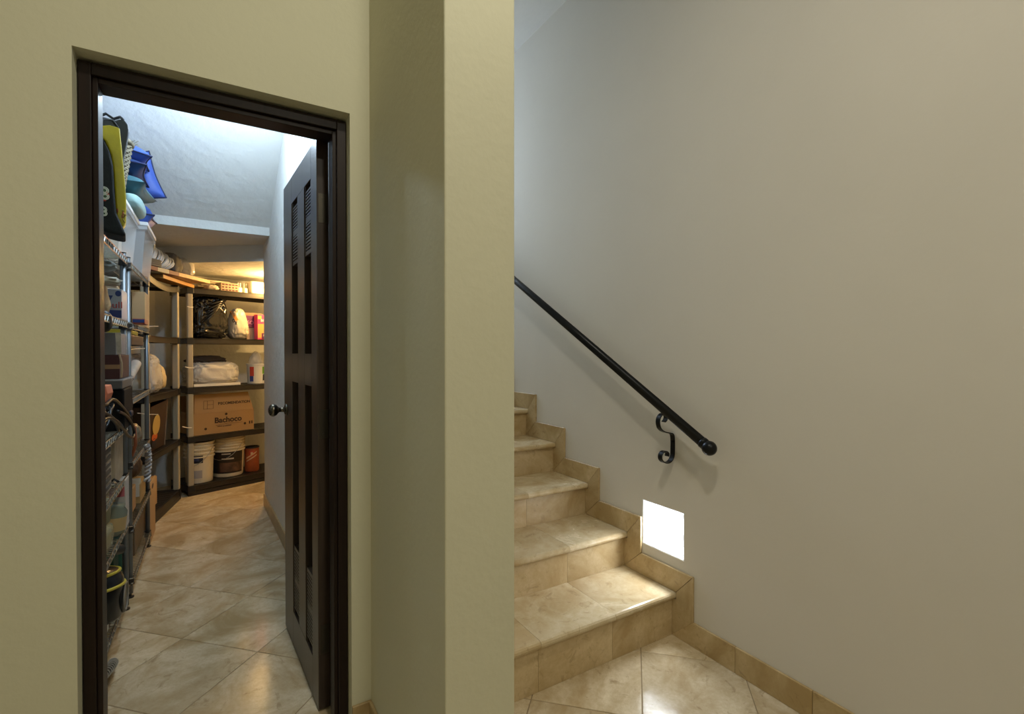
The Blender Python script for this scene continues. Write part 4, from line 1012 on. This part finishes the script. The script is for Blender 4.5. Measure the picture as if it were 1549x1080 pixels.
# far rack 1.01 shelf: white bag, paper rolls
z0 = 1.012
c = Vector((-.52, 3.70, z0)); one('carry_sack', blob(c, (.20, .20, .25), 8.8, .16, 2.4, .7, taper=.3), mat('sack_pale', (.42, .45, .47), .5), 'pale blue grey plastic sack behind the rolled papers', 'bag', smooth=True)
t = thing('paper_roll', 'rolled white papers leaning on the far wire rack', 'paper roll', (-.40, 3.3, z0))
a, b = Vector((-.452, 3.32, z0+.006)), Vector((-.405, 3.60, z0+.17))
obj('sheet', G().tube([a, b], .026, 14), mat('paper_white', (.55, .50, .45), .7, var=.3, vs=20), t, smooth=True)
obj('band', G().tube([a.lerp(b, .48), a.lerp(b, .52)], .0268, 14), mat('band_dark', (.12, .09, .07), .7), t)
one('rust_tin', G().lathe([(0, 0), (.045, 0), (.045, .06), (.04, .065), (0, .065)], 20, (-.43, 3.18, z0)), mat('tin_rust', (.16, .07, .03), .6, var=.5, vs=20), 'small rusty tin beside the rolled papers', 'tin')
one('yellow_case', G().box(-.50, -.395, 3.25, 3.60, 1.345, 1.368), mat('case_yellow', (.50, .38, .03), .4), 'yellow flat case hung beneath the upper shelf of the far wire rack', 'case', bevel=.004)
one('navy_case', G().box(-.62, -.39, 3.3, 3.8, 1.285, 1.343), mat('case_navy', (.010, .012, .03), .5), 'navy flat case beneath the yellow case', 'case', bevel=.005)
# far rack 0.69 shelf: jar with copper strap and woven things
z0 = .692
c = Vector((-.44, 3.28, z0))
t = thing('grease_jar', 'clear amber jar with a copper strap on the far wire rack', 'jar', tuple(c))
obj('body', G().lathe([(0, 0), (.045, 0), (.048, .02), (.044, .05), (.048, .08), (.044, .11), (.048, .14), (.035, .18), (.03, .2), (0, .2)], 24, c), mat('jar_amber', (.34, .26, .14), .2, alpha=.85), t, smooth=True)
obj('strap', G().tube([c+Vector((.03, .0, .19)), c+Vector((.062, .01, .15)), c+Vector((.065, .01, .06)), c+Vector((.05, .01, .0))], .008, 8), mat('copper', (.36, .11, .05), .35, .5), t, smooth=True)
one('foil_bag', blob((-.46, 3.62, z0), (.15, .16, .14), 3.3, .25, 3, .8), mat('foil_dull', (.24, .20, .14), .35, .3), 'dull foil bag behind the amber jar', 'bag', smooth=True)
# woven band hanging from the far rack
t = thing('beaded_strap', 'white and grey braided strap hanging from the far wire rack', 'strap', (-.36, 3.62, .45))
for q in range(2):
    pts = [];
    for k in range(60):
        s = k/59; yy = 3.60+.09*math.sin(s*math.pi)*(1 if q else .75)+.012*math.cos(s*34+q*3.1); pts.append((-.358+.012*math.sin(s*34+q*3.1), yy, .70-.22*s))
    obj('braid', G().tube(pts, .007, 6), mat('braid_white', (.55, .53, .52), .7) if q else mat('braid_grey', (.28, .27, .28), .7), t, smooth=True)
# 0.66 shelf near rack: louvred white box
z0 = .662
t = thing('white_carton', 'off white carton with grey ribbed side on the middle wire shelf', 'carton', (-.55, 2.45, z0))
obj('body', G().box(-.72, -.392, 2.16, 2.70, z0, .862), mat('carton_white', (.42, .38, .30), .7), t, bevel=.002)
for k in range(6): obj('rib', G().box(-.3918, -.387, 2.18, 2.66, z0+.018+k*.030, z0+.034+k*.030), mat('rib_grey', (.10, .09, .08), .6), t)
one('pale_carton', G().box(-.60, -.385, 2.74, 2.96, z0, .868), mat('carton_tan', (.44, .37, .27), .7, var=.25, vs=18), 'plain pale carton beside the ribbed carton on the middle wire shelf', 'carton', bevel=.003)
t = thing('steel_clip', 'small bright steel clip at the edge of the middle wire shelf', 'clip', (-.40, 2.75, .64))
obj('body', G().box(-.46, -.378, 2.70, 2.735, .664, .680), CHROME, t, bevel=.006)
obj('jaw', G().tube([(-.40, 2.72, .680), (-.385, 2.715, .696), (-.368, 2.71, .682)], .005, 8), BLACKP, t, smooth=True)
# 0.43 shelf: jars, carton with pink print, plastic packs
z0 = .432
for y_, x_, nm in ((2.47, -.44, 'first'), (2.60, -.43, 'second')):
    c = Vector((x_, y_, .546)); t = thing('lidded_tub', 'squat pale green lidded tub ' + ('beside the doorway' if nm == 'first' else 'next to the glass jar'), 'tub', tuple(c))
    obj('body', G().lathe([(0, 0), (.047, 0), (.052, .068), (.054, .07)], 28, c), mat('tub_green', (.36, .36, .24), .45), t, smooth=True)
    obj('lid', G().lathe([(.057, .068), (.057, .084), (.048, .088), (0, .088)], 28, c), mat('tub_lid', (.46, .45, .30), .4), t, smooth=True)
t, xa, xb, z1, _ = ybox('pink_print_carton', 2.86, 174, 190, z0, 727, .1, mat('carton_pale', (.46, .44, .42), .6), 'white carton with a pink print behind the pale tubs', 'carton')
obj('print_patch', G().box(xb-.06, xb-.004, 2.858, 2.8595, z1-.075, z1-.03), mat('pink_print', (.46, .12, .15), .6), t)
t = thing('plastic_package', 'bulging clear plastic package of green grey goods on the lower wire shelf', 'package', (-.47, 2.52, z0))
obj('contents', blob((-.465, 2.52, z0+.001), (.17, .30, .10), 16.1, .12, 2.6, .5), mat('pack_dark', (.17, .17, .09), .5), t, smooth=True)
obj('film', blob((-.465, 2.52, z0), (.185, .32, .112), 6.1, .12, 3.6, .5, ridged=True), mat('pack_green', (.40, .42, .28), .2, alpha=.5), t, smooth=True)
t = thing('glass_jar', 'leaning glass jar with a tan paper label on the lower wire shelf', 'jar', (-.40, 2.80, z0))
MJ = Matrix.Translation((-.415, 2.80, z0+.004)) @ Matrix.Rotation(math.radians(7), 4, 'Y')
g = G().lathe([(0, 0), (.05, 0), (.054, .01), (.054, .10), (.04, .118), (.042, .13), (0, .13)], 24).xf(MJ)
obj('body', g, mat('jar_glass', (.22, .24, .18), .12, alpha=.75), t, smooth=True)
g = G().lathe([(.0546, .02), (.0546, .08)], 24); g.f = g.f[:24]; g.xf(MJ); obj('label', g, mat('label_tan', (.52, .37, .17), .7), t, smooth=True)
z0 = .112
one('green_crate', G().box(-.62, -.41, 2.86, 2.99, z0, .35), mat('crate_green', (.006, .07, .05), .5), 'dark green crate behind the vacuum cleaner', 'crate', bevel=.004)
one('shoe_carton', G().box(-.60, -.45, 2.32, 2.50, z0, .33), mat('shoe_card', (.30, .25, .18), .7), 'tan shoe carton on the lowest shelf beside the vacuum cleaner', 'carton', bevel=.003)
GRN = mat('bucket_green', (.005, .085, .055), .4)
c = Vector((-.487, 3.30, .102))
t = thing('green_bucket', 'dark green bucket on the lowest shelf of the far wire rack', 'bucket', tuple(c))
obj('body', G().lathe([(0, 0), (.085, 0), (.088, .005), (.095, .20), (.1, .205), (.1, .215), (.09, .212), (.086, .02), (0, .018)], 32, c), GRN, t, smooth=False)
obj('handle', G().tube([c+Vector((.1*math.cos(a), .1*math.sin(a), .2-.05*math.sin((a+2.2)))) for a in [-2.2+.28*k for k in range(12)]], .004, 6), BLACKP, t, smooth=True)
# far rack lower: cartons, wooden box
z0 = .367
one('card_carton', G().box(-.60, -.40, 3.22, 3.50, z0, z0+.13), CARD, 'small brown carton on the second lowest shelf of the far rack', 'carton', bevel=.003)
t = thing('index_box', 'yellow paper file box with white cards on the far rack', 'box', (-.44, 3.62, z0))
obj('body', G().box(-.52, -.385, 3.56, 3.80, z0, z0+.11), mat('file_yellow', (.42, .27, .10), .7), t, bevel=.003)
for k in range(3): obj('card', G().box(-.51, -.39, 3.56+.03*k-.004, 3.562+.03*k, z0+.04, z0+.135), mat('card_white', (.58, .52, .42), .8), t)
one('brown_bag', blob((-.47, 3.74, .482), (.15, .14, .18), 7.1, .25, 2.8, .75, taper=.2), mat('bag_brown', (.16, .09, .05), .6, var=.4, vs=14), 'rumpled brown bag standing on the yellow file box', 'bag', smooth=True)
z0 = .102
one('tool_case', G().box(-.62, -.40, 3.45, 3.86, z0, z0+.16), mat('case_brown', (.13, .085, .05), .5, var=.3, vs=12), 'dull brown tool case at the bottom of the far rack', 'case', bevel=.006)
t = thing('handled_carton', 'pale cardboard carton with a hand hole on the floor by the racks', 'carton', (-.36, 4.05, 0))
xa, xb, ya, yb, zz = -.55, -.375, 3.925, 4.235, .315
obj('front_panel', G().box(xa, xb, ya, ya+.005, .001, zz), CARDL, t); obj('back_panel', G().box(xa, xb, yb-.005, yb, .001, zz), CARDL, t)
obj('side_panel', G().box(xa, xa+.005, ya+.005, yb-.005, .001, zz), CARDL, t); obj('side_panel', G().box(xb-.005, xb, ya+.005, yb-.005, .001, zz+.07), CARDL, t)
obj('bottom_panel', G().box(xa+.005, xb-.005, ya+.005, yb-.005, .001, .006), CARDL, t)
obj('hand_hole', G().ball((xb, 4.08, zz+.03), (.0015, .05, .016), 14, 8), INK, t)
# wood planks and bits under the lowest shelf
one('floor_plank', G().box(-.60, -.385, 2.42, 2.85, .114, .134), PLANK, 'brown wooden plank lying on the lowest shelf under the vacuum cleaner', 'plank', bevel=.003)

# vacuum cleaner
c = Vector((FY(189, 880, 2.62).x-.138, 2.62, .136))
t = thing('vacuum_cleaner', 'black canister vacuum cleaner with yellow trim on the lowest shelf', 'vacuum cleaner', tuple(c))
VB = mat('vacuum_black', (.008, .009, .012), .22); VY = mat('vacuum_yellow', (.52, .44, .05), .35)
M = Matrix.Translation(c+Vector((0, 0, .11))) @ Matrix.Rotation(math.radians(-8), 4, 'X')
def vx(g): return g.xf(M)
obj('body', vx(G().lathe([(0, -.108), (.125, -.108), (.13, -.10), (.13, -.02), (.135, .03), (.133, .05), (.115, .085), (.07, .10), (0, .105)], 36)), VB, t, smooth=True)
for z, r in ((.026, .136), (.080, .119)):
    obj('trim_ring', vx(G().tube([(r*math.cos(2*math.pi*k/36), r*math.sin(2*math.pi*k/36), z) for k in range(36)], .0065, 8, closed=True)), VY, t, smooth=True)
obj('trim_ring', vx(G().tube([(.07*math.cos(2*math.pi*k/24), .07*math.sin(2*math.pi*k/24)-.01, .098) for k in range(24)], .006, 8, closed=True)), VY, t, smooth=True)
obj('handle', vx(G().tube([(-.05, -.09, .11), (-.02, -.06, .15), (.06, .02, .165), (.115, .08, .15)], [.016, .02, .024, .02], 12)), mat('vacuum_grip', (.03, .035, .038), .4), t, smooth=True)
wh = obj('wheel', G().tube([(c.x+.118, c.y+.03, c.z+.066), (c.x+.136, c.y+.03, c.z+.066)], .065, 28), VB, t, bevel=.004)
obj('wheel_rim', G().tube([(c.x+.137, c.y+.03+.056*math.cos(2*math.pi*k/28), c.z+.066+.056*math.sin(2*math.pi*k/28)) for k in range(28)], .004, 6, closed=True), mat('wheel_grey', (.22, .20, .17), .5), wh, smooth=True)
# ribbed hose end over the shelf edge
t = thing('ribbed_hose', 'black and silver ribbed hose end hanging over the lowest shelf', 'hose', (-.38, 2.42, .12))
P = [FX(150, 1030, -.36), FX(160, 1018, -.352), FX(168, 1008, -.350), FX(172, 1000, -.352)]
core = G().tube(P, [.014, .0155, .016, .010], 12); obj('core', core, mat('hose_black', (.012, .012, .013), .4), t, smooth=True)
for k in range(12):
    s = k/11*2.9; i = min(int(s), 2); p = P[i].lerp(P[i+1], s-i); d = (P[i+1]-P[i]).normalized()
    obj('rib', G().tube([p-d*.0012, p+d*.0012], .0178-(.004 if k == 11 else 0), 14), mat('hose_grey', (.36, .35, .32), .4), t)
t = thing('power_adapter', 'small white power adapter on the lowest shelf edge', 'adapter', tuple(FX(158, 970, -.40)[:2])+(.115,))
cc = FX(158, 966, -.395); obj('body', G().box(cc.x-.012, cc.x+.012, cc.y-.02, cc.y+.02, .116, .19), WHITEP, t, bevel=.005)
obj('socket_dot', G().ball((cc.x+.004, cc.y-.021, .165), .004, 8, 6), MATS['rib_grey'], t); obj('cord', G().tube([(cc.x, cc.y, .118), (cc.x+.005, cc.y-.03, .116), (cc.x, cc.y-.08, .117)], .003, 6), WHITEP, t)
